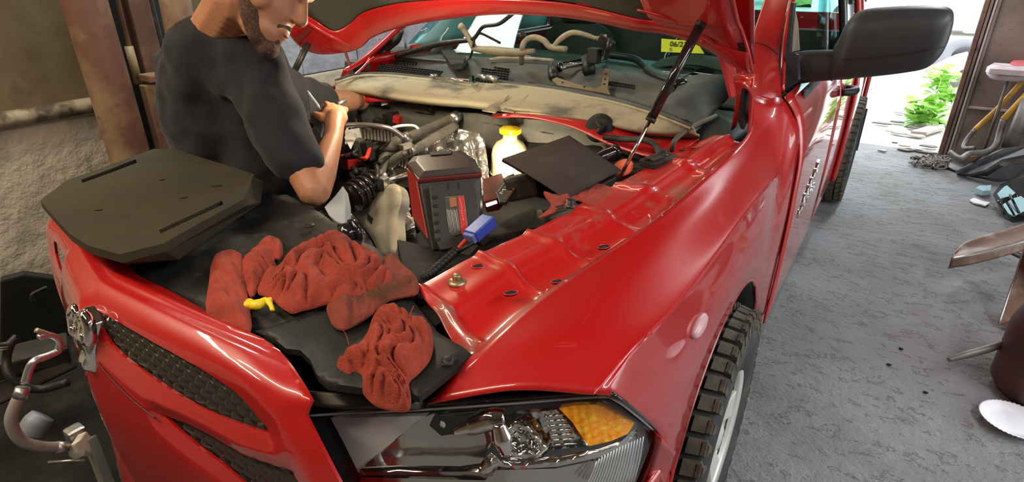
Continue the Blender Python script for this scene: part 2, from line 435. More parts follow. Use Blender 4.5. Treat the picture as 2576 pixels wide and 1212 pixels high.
# lower concrete plinth of the left wall and the blockwork above it further back
struct_box('wall_plinth', (-2.72, -4.0, 0.0), (-2.5, FY, 0.905), WALLC, wl, 0.012)
zb = [0.905, 1.45, 2.0, 2.55, 3.1]
for i in range(8):
    y0 = 2.05+0.56*i
    for k in range(4):
        struct_box('block', (-2.72, y0+0.006, zb[k]+0.006), (-2.5-0.01*(i % 2), y0+0.554, zb[k+1]-0.006), WALLB, wl, 0.008)
lp = tube('ledge_pipe', [(-2.49, -1.5, 0.955), (-2.49, 0.2, 0.955), (-2.49, 1.9, 0.96)], 0.042, LEDGEM, wl, seg=14)
wr_ = struct_box('wall_right', (4.0, 3.6, 0.0), (4.2, FY, 3.1), WOODP)
struct_box('wall_right_near', (4.0, -4.0, 0.0), (4.2, 1.3, 3.1), WOODP, wr_)
struct_box('wall_lintel', (4.0, 1.3, 2.3), (4.2, 3.6, 3.1), WOODP, wr_)
struct_box('wall_front', (-3.2, -4.2, 0.0), (4.2, -4.0, 3.1), WALLU)
struct_box('yard_front', (-30, -30, -0.16), (30, -4.0, -0.02), GROUNDM)
struct_box('yard_side', (4.2, -4.0, -0.16), (30, FY, -0.02), GROUNDM)
# end wall with the wide doorway
wb = struct_box('wall_back', (1.95, FY, 0.0), (4.2, FY+0.15, 3.1), WOODP)
struct_box('wall_back_far', (-3.2, FY, 0.0), (-2.3, FY+0.15, 3.1), WALLC, wb)
struct_box('wall_header', (-2.3, FY, 2.75), (1.95, FY+0.15, 3.1), WALLC, wb)

# rusty lift column by the left wall: round post, guide channels, rod, carriage plate
lift = thing('lift_column', 'rust brown steel lift column with round post standing against left wall behind the man', 'lift column', loc=(-2.1, 1.4, 0))
pb = at(330, 388, x=-2.15); pt = at(206, 0, x=-2.15)
YB = pb.y
tube('round_post', [(-2.15, YB, 0), (-2.15, (YB+pt.y)/2, 1.2), (-2.15, pt.y+(pt.y-YB)*0.9, 3.09)], 0.098, RUST_PINK, lift, seg=24)
def vbar(name, px, x, wx, wy, m, z0=0.0, z1=3.09, py=150):
    p = at(px, py, x=x); return box(name, (x, p.y, (z0+z1)/2), (wx, wy, z1-z0), m, lift, bev=0.008)
vbar('channel_web', 372, -2.44, 0.04, 0.40, DEEP)
vbar('channel_flange', 300, -2.36, 0.14, 0.10, DEEP)
vbar('channel_flange', 366, -2.30, 0.16, 0.11, RUST)
vbar('channel_flange', 404, -2.36, 0.10, 0.03, DARKMETAL)
p0 = at(345, 195, x=-2.2); p1 = at(300, 0, x=-2.2)
tube('lift_rod', [(-2.2, p0.y, p0.z-0.02), (-2.2, p1.y, 3.09)], 0.012, RUST_PINK, lift, seg=10)
tube('rod_collar', [(-2.2, p0.y, p0.z-0.03), (-2.2, p0.y-0.002, p0.z+0.16)], 0.021, RUST_PINK, lift, seg=12)
pc = at(352, 200, x=-2.12); pd = at(430, 200, x=-2.12)
box('carriage_plate', (-2.12, (pc.y+pd.y)/2, pc.z/2-0.02), (0.06, pd.y-pc.y, pc.z-0.02), RUST_PINK, lift, bev=0.006)
box('carriage_bracket', (-2.10, pc.y+0.08, pc.z+0.005), (0.12, 0.13, 0.035), RUST_PINK, lift, bev=0.006)
p0 = at(440, 0, x=-2.0)
tube('second_round_post', [(-2.0, at(470, 190, x=-2.0).y, 0), (-2.0, p0.y, p0.z), (-2.0, p0.y+0.12, 3.09)], 0.075, RUST_PINK, lift, seg=20)

# ---------------------------------------------------------------- the pickup truck
truck = thing('pickup_truck', 'red pickup truck with its hood propped open and engine exposed, filling the garage bay', 'truck', loc=(0, 2.6, 0))

# --- nose: surface coordinates (x, s); s runs up the face and back over the top bar
PROF = [(-0.75, 0.03, 0.32), (-0.5, 0.0, 0.56), (-0.25, -0.02, 0.80), (-0.1, -0.012, 0.95), (0.0, 0.010, 1.045), (0.045, 0.040, 1.075), (0.09, 0.080, 1.085), (0.13, 0.118, 1.078)]
def prof(s):
    if s <= PROF[0][0]: return PROF[0][1], PROF[0][2]
    for i in range(len(PROF)-1):
        a, b = PROF[i], PROF[i+1]
        if s <= b[0]:
            t = (s-a[0])/(b[0]-a[0]); o = PROF[max(i-1, 0)]; n = PROF[min(i+2, len(PROF)-1)]
            v = cr(Vector((o[1], o[2], 0)), Vector((a[1], a[2], 0)), Vector((b[1], b[2], 0)), Vector((n[1], n[2], 0)), t)
            return v.x, v.y
    return PROF[-1][1], PROF[-1][2]
def y0(x): return 0.30*(math.sqrt(x*x+0.0016)-0.04) if x < 0 else 0.09*x*x
def nose(x, s, h=0.0):
    y, z = prof(s); y1, z1 = prof(s+0.01); y2, z2 = prof(s-0.01)
    n = Vector((0, -(z1-z2), y1-y2)); n.normalize()
    if n.z < -0.2: n.z = 0
    ex = 0.0
    if x < 0 and s < 0: q = min(1.0, -s/0.07); ex = 0.015*q*q*(3-2*q)*(math.sqrt(x*x+0.0016)-0.04)
    return Vector((x, y+y0(x)+ex, z)) + n*h
def on_nose(px, py):
    s = 0.129; last = None
    while s > -0.74:
        y, z = prof(s); p = at(px, py, z=z); e = p.y-(y+y0(p.x))
        if last is not None and (e > 0) != (last > 0): return (p.x, s)
        last = e; s -= 0.0015
    p = at(px, py, z=1.08); return (p.x, 0.129)

top_near = [on_nose(*q) for q in [(329, 682), (411, 726), (517, 785), (623, 835), (676, 864), (723, 911), (758, 964), (784, 1008)]]
side_near = [on_nose(*q) for q in [(775, 1026), (768, 1046), (812, 1130), (855, 1212)]]
def sm2(L, n=3): return [(v.x, v.y) for v in spline([Vector((a, b, 0)) for a, b in L], n)]
top_near = sm2(top_near)
def uniq(L):
    o = []
    for p in L:
        if not o or math.hypot(p[0]-o[-1][0], p[1]-o[-1][1]) > 0.004: o.append(p)
    return o
near_out = uniq(top_near+side_near+[(side_near[-1][0]+0.03, -0.42), (0.62, -0.60), (0.3, -0.66)])
outer = near_out + [(-x, s) for x, s in reversed(near_out)]
up_hole = [on_nose(*q) for q in [(234, 772), (306, 812), (382, 858), (470, 905), (529, 941), (588, 982), (623, 1017), (652, 1052), (676, 1087),
                                 (588, 1058), (500, 1023), (411, 968), (329, 909), (275, 860), (250, 815)]]
up_hole = sm2(up_hole+[up_hole[0]], 2)[:-1]
low_hole = [on_nose(*q) for q in [(411, 1043), (470, 1064), (529, 1093), (617, 1146), (734, 1184), (765, 1235), (790, 1290), (700, 1262), (611, 1212), (564, 1170), (499, 1123), (447, 1079)]]
def mir(L): return [(-x, s) for x, s in reversed(L)]
def frame_lift(d, u, v):
    q = min(d, 0.045)/0.045; k = 0.009*q*q*(3-2*q)+0.0015*min(d, 0.006)/0.006
    if v > 0.0:                      # double crease along the top bar
        k += 0.0045*math.exp(-((v-0.088)/0.007)**2) - 0.0035*math.exp(-((v-0.070)/0.006)**2)
    return k
def far_hole(L): return [(-0.31-(x-.03)*0.42, s) for x, s in reversed(L)]
gs = shape2d(outer, [up_hole, far_hole(up_hole), low_hole, far_hole(low_hole)], 0.0085, frame_lift, nose, (0, 0.006, -0.003), 'grille_surround', PAINT, truck)

# black honeycomb insert behind the openings: staggered louvre scales
bk = [nose(x, s)+Vector((0, 0.05, -0.01)) for x, s in [(-0.62, -0.6), (0.62, -0.6)]]
rows = [[nose(x, s)+Vector((0, 0.036, -0.012)) for x in (-0.52, -0.4, -0.2, 0, 0.2, 0.4, 0.52)] for s in (-0.62, -0.45, -0.3, -0.15, 0.0, 0.02)]
patch('grille_backing', rows, DEEP, truck, nu=2, nv=2, thick=0.004)
sc_me = None
cells = []
def scale_mesh():
    bm = bmesh.new()
    # stepped lozenge: raised lip in front, sloping back
    P = [(-.0170, -.002, .000), (-.013, -.007, .0085), (.011, -.006, .0085), (.0175, -.008, .002), (.013, -.003, -.0080), (-.009, -.003, -.0080)]
    t = [bm.verts.new(p) for p in P]; b = [bm.verts.new((p[0], p[1]+0.012, p[2]-0.008)) for p in P]
    bm.faces.new(t); bm.faces.new(list(reversed(b)))
    for i in range(6): bm.faces.new((t[i], b[i], b[(i+1) % 6], t[(i+1) % 6]))
    bmesh.ops.recalc_face_normals(bm, faces=bm.faces)
    me = bpy.data.meshes.new('grille_scale'); bm.to_mesh(me); bm.free(); me.materials.append(GRM); return me
GRM = mat('grille_black', (0.030, 0.028, 0.024), 0.28, vary=(30, (0.05, 0.045, 0.037), 0.55, 0.8))
sc_me = scale_mesh()
grille = gs
cand = []
for hole in (up_hole, low_hole):
    smin = min(p[1] for p in hole); smax = max(p[1] for p in hole); r = 0
    s = smin-0.01
    while s < smax+0.012:
        x = 0.0+(0.0155 if r % 2 else 0)
        while x < 0.66:
            if inside((x, s), hole) or min(segdist((x, s), hole[i], hole[(i+1) % len(hole)]) for i in range(len(hole))) < 0.017: cand.append((x, s))
            x += 0.031
        s += 0.0155; r += 1
cand.sort(key=lambda c: (nose(*c)-CAM).length)
for x, s in cand[:300]:
    o = bpy.data.objects.new('grille_scale', sc_me); COL.objects.link(o); setp(o, grille)
    o.location = nose(x, s)+Vector((0, 0.015, -0.006)); o.rotation_euler = (-0.75, 0.42, 0.20)

# chrome ram's head emblem on the crossing of the bars
em = mesh_obj('emblem', [], [], CHROME, truck)
e_out = [(-0.034, -0.010), (-0.020, 0.004), (0.0, 0.008), (0.018, 0.002), (0.030, -0.018), (0.030, -0.060), (0.026, -0.100), (0.014, -0.128), (-0.004, -0.130), (-0.022, -0.100), (-0.032, -0.055)]
shape2d(e_out, [], 0.005, lambda d, u, v: 0.012+0.9*min(d, 0.014)+0.004*math.sin(abs(u)*190)*math.cos(v*120), nose, (0, 0.02, 0), 'emblem_head', CHROME, em)
for sx in (1, -1):
    P = [nose(sx*a_*.72, b_, h_) for a_, b_, h_ in ((0.006, -0.004, .026), (0.030, 0.002, .026), (0.050, -0.016, .022), (0.047, -0.046, .020), (0.034, -0.052, .024), (0.030, -0.036, .028))]
    tube('emblem_horn', P, [0.006, 0.012, 0.011, 0.005], CHROME, em, seg=8, n=4)

tube('grille_seam', [nose(*on_nose(*q), 0.0125) for q in ((264, 905), (300, 948), (345, 992), (385, 1026), (408, 1042))], 0.0016, mat('dark_red_seam', (.06, .004, .004), .5), truck, seg=6)
# bumper below the nose: painted upper, grey steel edge at the left
rows = []
for s, xo, f in ((-0.56, 0.70, 0.0), (-0.62, 0.80, -0.03), (-0.70, 0.84, -0.06)):
    y, z = prof(s)
    rows.append([Vector((x, y+y0(x)*1.1+f+0.02, z)) for x in (-xo, -0.5, -0.25, 0, 0.25, 0.5, xo)])
patch('front_bumper', rows, PAINT, truck, nu=4, nv=3, thick=0.03)
g1 = [at(208, 1112, y=0.10), at(222, 1108, y=0.085), at(262, 1212, y=0.07), at(300, 1300, y=0.06), at(280, 1300, y=0.08), at(246, 1212, y=0.09)]
prism('licence_plate_bracket', g1, (-0.02, 0.03, -0.01), mat('grey_steel_edge', (0.28, 0.28, 0.25), 0.5, 0.3), truck)

# --- left front fender
def side_x(y, z):        # body side: slightly bulged
    return 1.0+0.010*math.sin(min(1, max(0, (z-0.45)/0.7))*math.pi)-0.075*min(1, max(0, (z-1.13)/0.14))**1.5
GAP = [at(1075, 1015, z=1.03), at(1190, 890, z=1.075), at(1330, 765, z=1.10), at(1500, 650, z=1.12), at(1640, 560, z=1.14), at(1780, 440, z=1.165), at(1850, 372, z=1.185), at(1885, 330, z=1.2)]
AC, AR = (1.07, 0.40), 0.475           # wheel arch centre (y, z) and radius
def arch(deg): return Vector((1.0, AC[0]-AR*math.cos(math.radians(deg)), AC[1]+AR*math.sin(math.radians(deg))))
CREST = [at(1500, 990, x=0.945), at(1600, 870, x=0.962), at(1690, 780, x=0.972), at(1790, 650, x=0.974), at(1870, 540, x=0.975)]
CREST += [Vector((0.975, 1.36, 1.085)), Vector((0.972, 1.56, 1.085)), Vector((0.970, 1.74, 1.09))]
LOW = [Vector((0.99, 0.52, 0.79)), arch(28), arch(52), arch(75), arch(98), arch(122), arch(150), Vector((1.0, 1.72, 0.46))]
GAP2 = GAP[:6]+[at(1885, 330, z=1.2), at(1889, 235, y=1.66)]
cols = []
for i in range(8):
    g, c, l = GAP2[i], CREST[i], LOW[i]
    mid = g.lerp(c, 0.5)+Vector((0, 0, 0.018))
    nc = g.lerp(c, 0.93)+Vector((0, 0, 0.003))
    s1 = c+Vector((0.0045, 0.004, -0.016))
    s2 = c.lerp(l, 0.35); s2.x = 0.995
    s3 = c.lerp(l, 0.7); s3.x = 1.004
    if i == 0:
        # front edge follows the headlamp
        s1 = at(1545, 1000, x=0.965); s2 = at(1600, 1043, x=0.982); s3 = at(1650, 1084, x=0.99); l = at(1682, 1118, x=0.998)
    if i == 7: mid, nc, c, s1, s2, s3, l = at(1925, 250, y=1.68), at(1950, 245, y=1.70), *[Vector((side_x(1.73, z)+dx, 1.729, z)) for z, dx in ((1.262, -.004), (1.215, 0), (1.15, 0), (0.9, 0), (0.47, 0))]
    cols.append([g, mid, nc, c, s1, s2, s3, l.copy()])
patch('front_fender', cols, PAINT, truck, nu=6, nv=6, thick=0.004)
# rolled lip of the arch and the black liner
lip = [arch(d)+Vector((-0.006, 0, 0)) for d in range(20, 165, 8)]+[Vector((0.994, 1.53, 0.45))]
tube('arch_lip', [at(1682, 1118, x=0.992)]+lip, 0.008, PAINT, truck, seg=6, n=2)
rows = [[Vector((x, AC[0]-(AR-0.004)*math.cos(math.radians(d)), AC[1]+(AR-0.004)*math.sin(math.radians(d)))) for d in range(-20, 201, 20)] for x in (0.99, 0.8, 0.60)]
patch('wheel_liner', rows, BLACK, truck, nu=3, nv=2, thick=0.006)
box('inner_liner', (0.59, 1.07, 0.5), (0.02, 1.0, 0.9), DEEP, truck)
# front corner of the bumper below the lamp
rows = [[at(1645, 1080, x=0.992), at(1668, 1105, x=0.997), at(1683, 1122, x=0.999)],
        [at(1625, 1150, x=0.975), at(1655, 1160, x=0.985), at(1668, 1165, x=0.990)],
        [at(1600, 1212, x=0.96), at(1630, 1215, x=0.975), at(1652, 1216, x=0.985)],
        [at(1565, 1300, x=0.94), at(1600, 1310, x=0.96), at(1625, 1320, x=0.975)]]
patch('bumper_corner', rows, PAINT, truck, thick=0.02)
rows = [[Vector((x, y+dy, z)) for x, y in ((.56, -.01), (.72, .03), (.88, .15), (.965, .36), (.995, .60))] for z, dy in ((.735, 0), (.66, -.03), (.56, -.04), (.42, -.01))]
patch('bumper_end', rows, PAINT, truck, nu=4, nv=3, thick=.01)
# side marker lamp
sm = at(1760, 820, x=0.998)
lathe('side_marker_lamp', sm-Vector((0.006, 0, 0)), [(0.032, 0), (0.031, 0.008), (0.026, 0.013), (0.014, 0.016), (0.001, 0.017)], mat('pinkish_white_lens', (0.62, 0.36, 0.38), 0.3), truck, axis=(1, 0, 0.12), xdir=(0, 1, 0), sx=1.45, sy=0.62)

# --- red rail between engine bay and fender
INN = [at(1046, 730, z=1.075), at(1100, 700, z=1.08), at(1180, 655, z=1.085), at(1275, 612, z=1.09), at(1370, 568, z=1.10), at(1490, 500, z=1.11), at(1600, 440, z=1.125), at(1700, 385, z=1.15), at(1800, 340, z=1.18)]
OUT = [at(1190, 893, z=1.068), at(1225, 865, z=1.07), at(1330, 767, z=1.092), at(1415, 710, z=1.10), at(1500, 652, z=1.112), at(1640, 562, z=1.132), at(1780, 442, z=1.157), at(1850, 374, z=1.177), at(1880, 338, z=1.19)]
rc = []
for i in range(9):
    a, b = INN[i], OUT[i]
    lo = a+Vector((-0.02, 0, -0.09)); lo2 = a+Vector((-0.012, 0, -0.012))
    r = [lo, lo2, a, a.lerp(b, .22), a.lerp(b, .44)+Vector((0, 0, .002)), a.lerp(b, .56)+Vector((0, 0, -.012)), a.lerp(b, .72)+Vector((0, 0, -.022)), a.lerp(b, .90)+Vector((0, 0, -.020)), b+Vector((0, 0, -.004)), b+Vector((.012, 0, -.03))]
    rc.append(r)
ribs = [at(1190, 850, z=1.06).y, at(1300, 700, z=1.09).y, at(1430, 630, z=1.1).y, at(1530, 540, z=1.12).y, at(1660, 470, z=1.14).y, at(1760, 400, z=1.16).y]
def rail_disp(v):
    h = 0
    for q in ribs: h += 0.010*math.exp(-(((v.y+(v.x-0.7)*0.35)-q)/0.010)**2)
    return (0, 0, h if v.z > 1.03 else 0)
patch('fender_rail', rc, PAINT_DUSTY, truck, nu=6, nv=14, thick=0.004, disp=rail_disp)
def rail_hole(px, py, z, w, ang=0.5, ratio=0.6):
    c = at(px, py, z=z); pts = []
    for k in range(16):
        t = 2*math.pi*k/16; x, y = w*math.cos(t), w*ratio*math.sin(t)
        pts.append(c+Vector((x*math.cos(ang)-y*math.sin(ang), x*math.sin(ang)+y*math.cos(ang), 0.002)))
    h = prism('rail_hole', pts, (0, 0, -0.004), DEEP, truck)
    tube('hole_rim', pts+[pts[0]], 0.0015, PAINT, h, seg=5, n=1, smooth_path=False, caps=False)
for q in ((1285, 738, 1.090, .014, 0.9), (1401, 709, 1.098, .012, 0.9), (1519, 622, 1.112, .015, 1.0), (1206, 671, 1.085, .016, 0.8), (1718, 376, 1.157, .012, .8), (1745, 372, 1.162, .008, .8)):
    rail_hole(*q)
# bolt with washer on the rail
b0 = at(1150, 712, z=1.080); BRASS = mat('yellow_zinc_bolt', (0.36, 0.29, 0.16), 0.4, 0.7)
lathe('rail_bolt', b0, [(0.019, 0), (0.019, 0.004), (0.013, 0.008), (0.009, 0.009)], BRASS, truck, seg=20)
lathe('rail_bolt', b0+Vector((0, 0, 0.008)), [(0.0095, 0), (0.0095, 0.010), (0.008, 0.012)], BRASS, truck, seg=6)

# --- headlamp

def pshape(name, pix, surf, m, parent=None, step=10, lift=None, th=(0, 0, -0.006), sm=0, holes=()):
    """sheet whose outline was measured in the picture; surf(px, py, h) places it on its real surface"""
    out = list(pix)
    if sm: out = [(v.x, v.y) for v in spline([Vector((a, b, 0)) for a, b in out], sm, True)]
    lf = lift or (lambda d, u, v: 0.0)
    return shape2d(out, holes, step, lf, surf, th, name, m, parent)
def zsurf(z, slope=None):
    if slope is None: return lambda px, py, h: at(px, py, z=z)+Vector((0, 0, h))
    def g(px, py, h):
        p = at(px, py, z=z)
        for _ in range(4): p = at(px, py, z=z+slope(p.x, p.y))
        return p+Vector((0, 0, h))
    return g
def plane3(A, B, C):
    """surface through three picture points given as (px, py, axis, value)"""
    P = [at(q[0], q[1], **{q[2]: q[3]}) for q in (A, B, C)]
    n = (P[1]-P[0]).cross(P[2]-P[0]).normalized()
    if n.dot(CAM-P[0]) < 0: n = -n
    def g(px, py, h):
        D = FW + RT*((px-1288)/FOC) - UP*((py-606)/FOC)
        t = (P[0]-CAM).dot(n)/D.dot(n)
        return CAM+D*t+n*h
    g.n = n
    return g
def back(s, t): return tuple(-s.n*t)

# ---------------------------------------------------------------- headlamp (left)
LX = [(0.45, 0.07), (0.505, 0.083), (0.60, 0.105), (0.70, 0.145), (0.82, 0.205), (0.93, 0.305), (0.965, 0.38), (0.985, 0.46), (1.0, 0.54)]
def lampf(x, z, k=0.0):
    if x <= LX[0][0]: y = LX[0][1]
    elif x >= LX[-1][0]: y = LX[-1][1]+(x-1.0)*4
    else:
        for i in range(len(LX)-1):
            if x <= LX[i+1][0]:
                t = (x-LX[i][0])/(LX[i+1][0]-LX[i][0]); y = LX[i][1]+(LX[i+1][1]-LX[i][1])*t; break
    return y-0.22*(1.0-z)+k
def lsurf(k): return lambda px, py, h: atf(px, py, lambda x, z: lampf(x, z, k-h))
lamp = mesh_obj('headlamp', [], [], DEEP, truck)
LENSOUT = [(768, 1046), (900, 1037), (1065, 1030), (1300, 1014), (1500, 998), (1545, 1004), (1600, 1044), (1648, 1086), (1625, 1150), (1600, 1213), (1560, 1300), (1300, 1330), (900, 1320), (855, 1212), (810, 1130)]
bezel = mat('smoky_lamp_bezel', (0.20, 0.20, 0.21), 0.25, 0.7)
pshape('lamp_bowl', [(785, 1052), (1065, 1040), (1500, 1008), (1540, 1012), (1632, 1086), (1590, 1213), (1550, 1290), (900, 1300), (850, 1180)], lsurf(0.07), bezel, lamp, 22, th=(0, 0.02, 0))
pshape('lamp_lens', LENSOUT, lsurf(0.0), LENS, lamp, 20, th=(0, 0.002, 0))
# clear upper shelf of the lens
rows = [[at(768, 1046, z=0.972), at(1065, 1030, z=0.998), at(1300, 1014, z=1.012), at(1500, 998, z=1.03)],
        [at(812, 1022, z=0.985), at(1075, 1019, z=1.01), at(1300, 1004, z=1.022), at(1502, 989, z=1.036)]]
patch('lens_top', rows, LENS, lamp, thick=0.002)
tube('lens_edge', [at(768, 1046, z=0.972), at(900, 1037, z=0.983), at(1065, 1030, z=0.998), at(1300, 1014, z=1.012), at(1500, 998, z=1.03), at(1545, 1004, x=.965), at(1600, 1044, x=.982), at(1648, 1086, x=.99)], 0.0022, mat('lens_edge', (0.5, 0.52, 0.5), 0.15, 0.3), lamp, seg=6, n=4)
tube('lens_edge', [atf(768, 1046, lampf), atf(810, 1130, lampf), atf(855, 1212, lampf), atf(880, 1262, lampf)], 0.0022, bpy.data.materials['lens_edge'], lamp, seg=6, n=3)
tube('lamp_seal', [at(1078, 1017, z=1.02), at(1300, 1000, z=1.025), at(1500, 986, z=1.04), at(1549, 997, x=.968), at(1604, 1038, x=.984), at(1655, 1083, x=.992)], 0.004, GLOSSBLK, lamp, seg=6, n=4)
SILV = mat('lamp_silver_panel', (0.74, 0.75, 0.75), 0.40, 0.45)
pshape('inner_panel', [(832, 1052), (1072, 1046), (1000, 1100), (930, 1168), (902, 1190), (868, 1120)], lsurf(0.045), SILV, lamp, 16, th=(0, 0.01, 0))
def bowl(cx, cy, depth, rx):
    return lambda d, u, v: -depth*max(0.0, 1-((u-cx)**2+((v-cy)*1.3)**2)/(rx*rx))
pshape('reflector', [(912, 1186), (990, 1112), (1076, 1050), (1250, 1042), (1236, 1100), (1215, 1150), (1180, 1186), (1050, 1190)], lsurf(0.035), CHROME_SOFT, lamp, 9, bowl(1090, 1120, 0.05, 150), th=(0, 0.01, 0), sm=3)
pshape('reflector', [(1262, 1150), (1255, 1096), (1290, 1060), (1330, 1060), (1370, 1110), (1378, 1135), (1340, 1158)], lsurf(0.02), CHROME, lamp, 6, lambda d, u, v: 0.012*math.sin(d*0.11)+0.006*math.sin(u*0.12)*math.cos(v*0.14), th=(0, 0.012, 0), sm=4)
pshape('reflector', [(1295, 1042), (1400, 1030), (1478, 1122), (1380, 1132), (1345, 1080)], lsurf(0.04), CHROME_SOFT, lamp, 9, lambda d, u, v: 0.003*math.sin(u*0.25), th=(0, 0.01, 0))
pshape('shade', [(1080, 1070), (1090, 1048), (1212, 1042), (1238, 1060), (1150, 1090), (1110, 1096)], lsurf(0.028), GLOSSBLK, lamp, 9, lambda d, u, v: 0.004, th=(0, 0.01, 0))
bz = [lsurf(0.012)(px, py, 0) for px, py in ((1128, 1096), (1180, 1080), (1230, 1062), (1262, 1060))]
tube('bulb_shield', [v+Vector((0, 0.01, 0)) for v in bz], [0.004, 0.016, 0.020, 0.016], CHROME, lamp, seg=14)
tube('bulb_shield', [lsurf(0.012)(px, py, 0) for px, py in ((1252, 1062), (1262, 1100), (1275, 1140))], [0.012, 0.018, 0.010], CHROME, lamp, seg=14)
pshape('turn_signal', [(1406, 1027), (1440, 1020), (1500, 1018), (1528, 1030), (1592, 1070), (1580, 1090), (1540, 1108), (1482, 1122), (1465, 1100), (1440, 1062)], lsurf(0.02), AMBER, lamp, 6, lambda d, u, v: 0.008+0.003*math.sin((u+v*0.6)*0.23)*math.cos((v-u*0.3)*0.19), th=(0, 0.01, 0))
# chrome frame strip sweeping under the bowls
def band(name, top, bot, k, m, parent, th=(0, 0.006, 0), lift=None, step=9):
    return pshape(name, list(top)+list(reversed(bot)), lsurf(k), m, parent, step, lift, th)
band('chrome_frame', [(906, 1180), (1000, 1176), (1150, 1178), (1205, 1170), (1232, 1140), (1248, 1158), (1300, 1164), (1400, 1152), (1500, 1134), (1560, 1112), (1596, 1080)],
     [(904, 1196), (1000, 1194), (1160, 1196), (1222, 1204), (1238, 1196), (1252, 1172), (1300, 1180), (1400, 1174), (1510, 1150), (1575, 1120), (1602, 1088)], 0.012, CHROME, lamp, lift=lambda d, u, v: 0.0006*d)
band('lower_reflector', [(905, 1200), (1220, 1208), (1250, 1182), (1400, 1178), (1515, 1154), (1600, 1094)], [(910, 1290), (1220, 1290), (1300, 1290), (1420, 1290), (1530, 1280), (1590, 1200)], 0.05, CHROME_SOFT, lamp)
for i in range(17):          # fine ribs of the side marker lens
    t = i/16; x1 = 1500+(1618-1500)*t; y1 = 1160-(1160-1098)*t**0.8; x2 = 1465+(1592-1465)*t; y2 = 1238-20*t
    tube('lens_rib', [lsurf(0.012)(x1, y1, 0), lsurf(0.012)((x1+x2)/2+3, (y1+y2)/2, 0), lsurf(0.012)(x2, y2, 0)], 0.0016, SILV, lamp, seg=5, n=2)
for i in range(7):
    a = lsurf(0.02)(1372+i*3, 1048+i*12, 0); b = lsurf(0.02)(1420+i*5, 1042+i*12, 0)
    tube('reflector_rib', [a, b], 0.002, CHROME, lamp, seg=5)
lathe('beam_bulb', lsurf(0.03)(1112, 1064, 0), [(0.001, -0.006), (0.008, -0.004), (0.010, 0.004), (0.008, 0.02)], mat('bulb_glass', (0.6, 0.62, 0.62), 0.1, 0.2), lamp, axis=(0, 1, 0), seg=14)

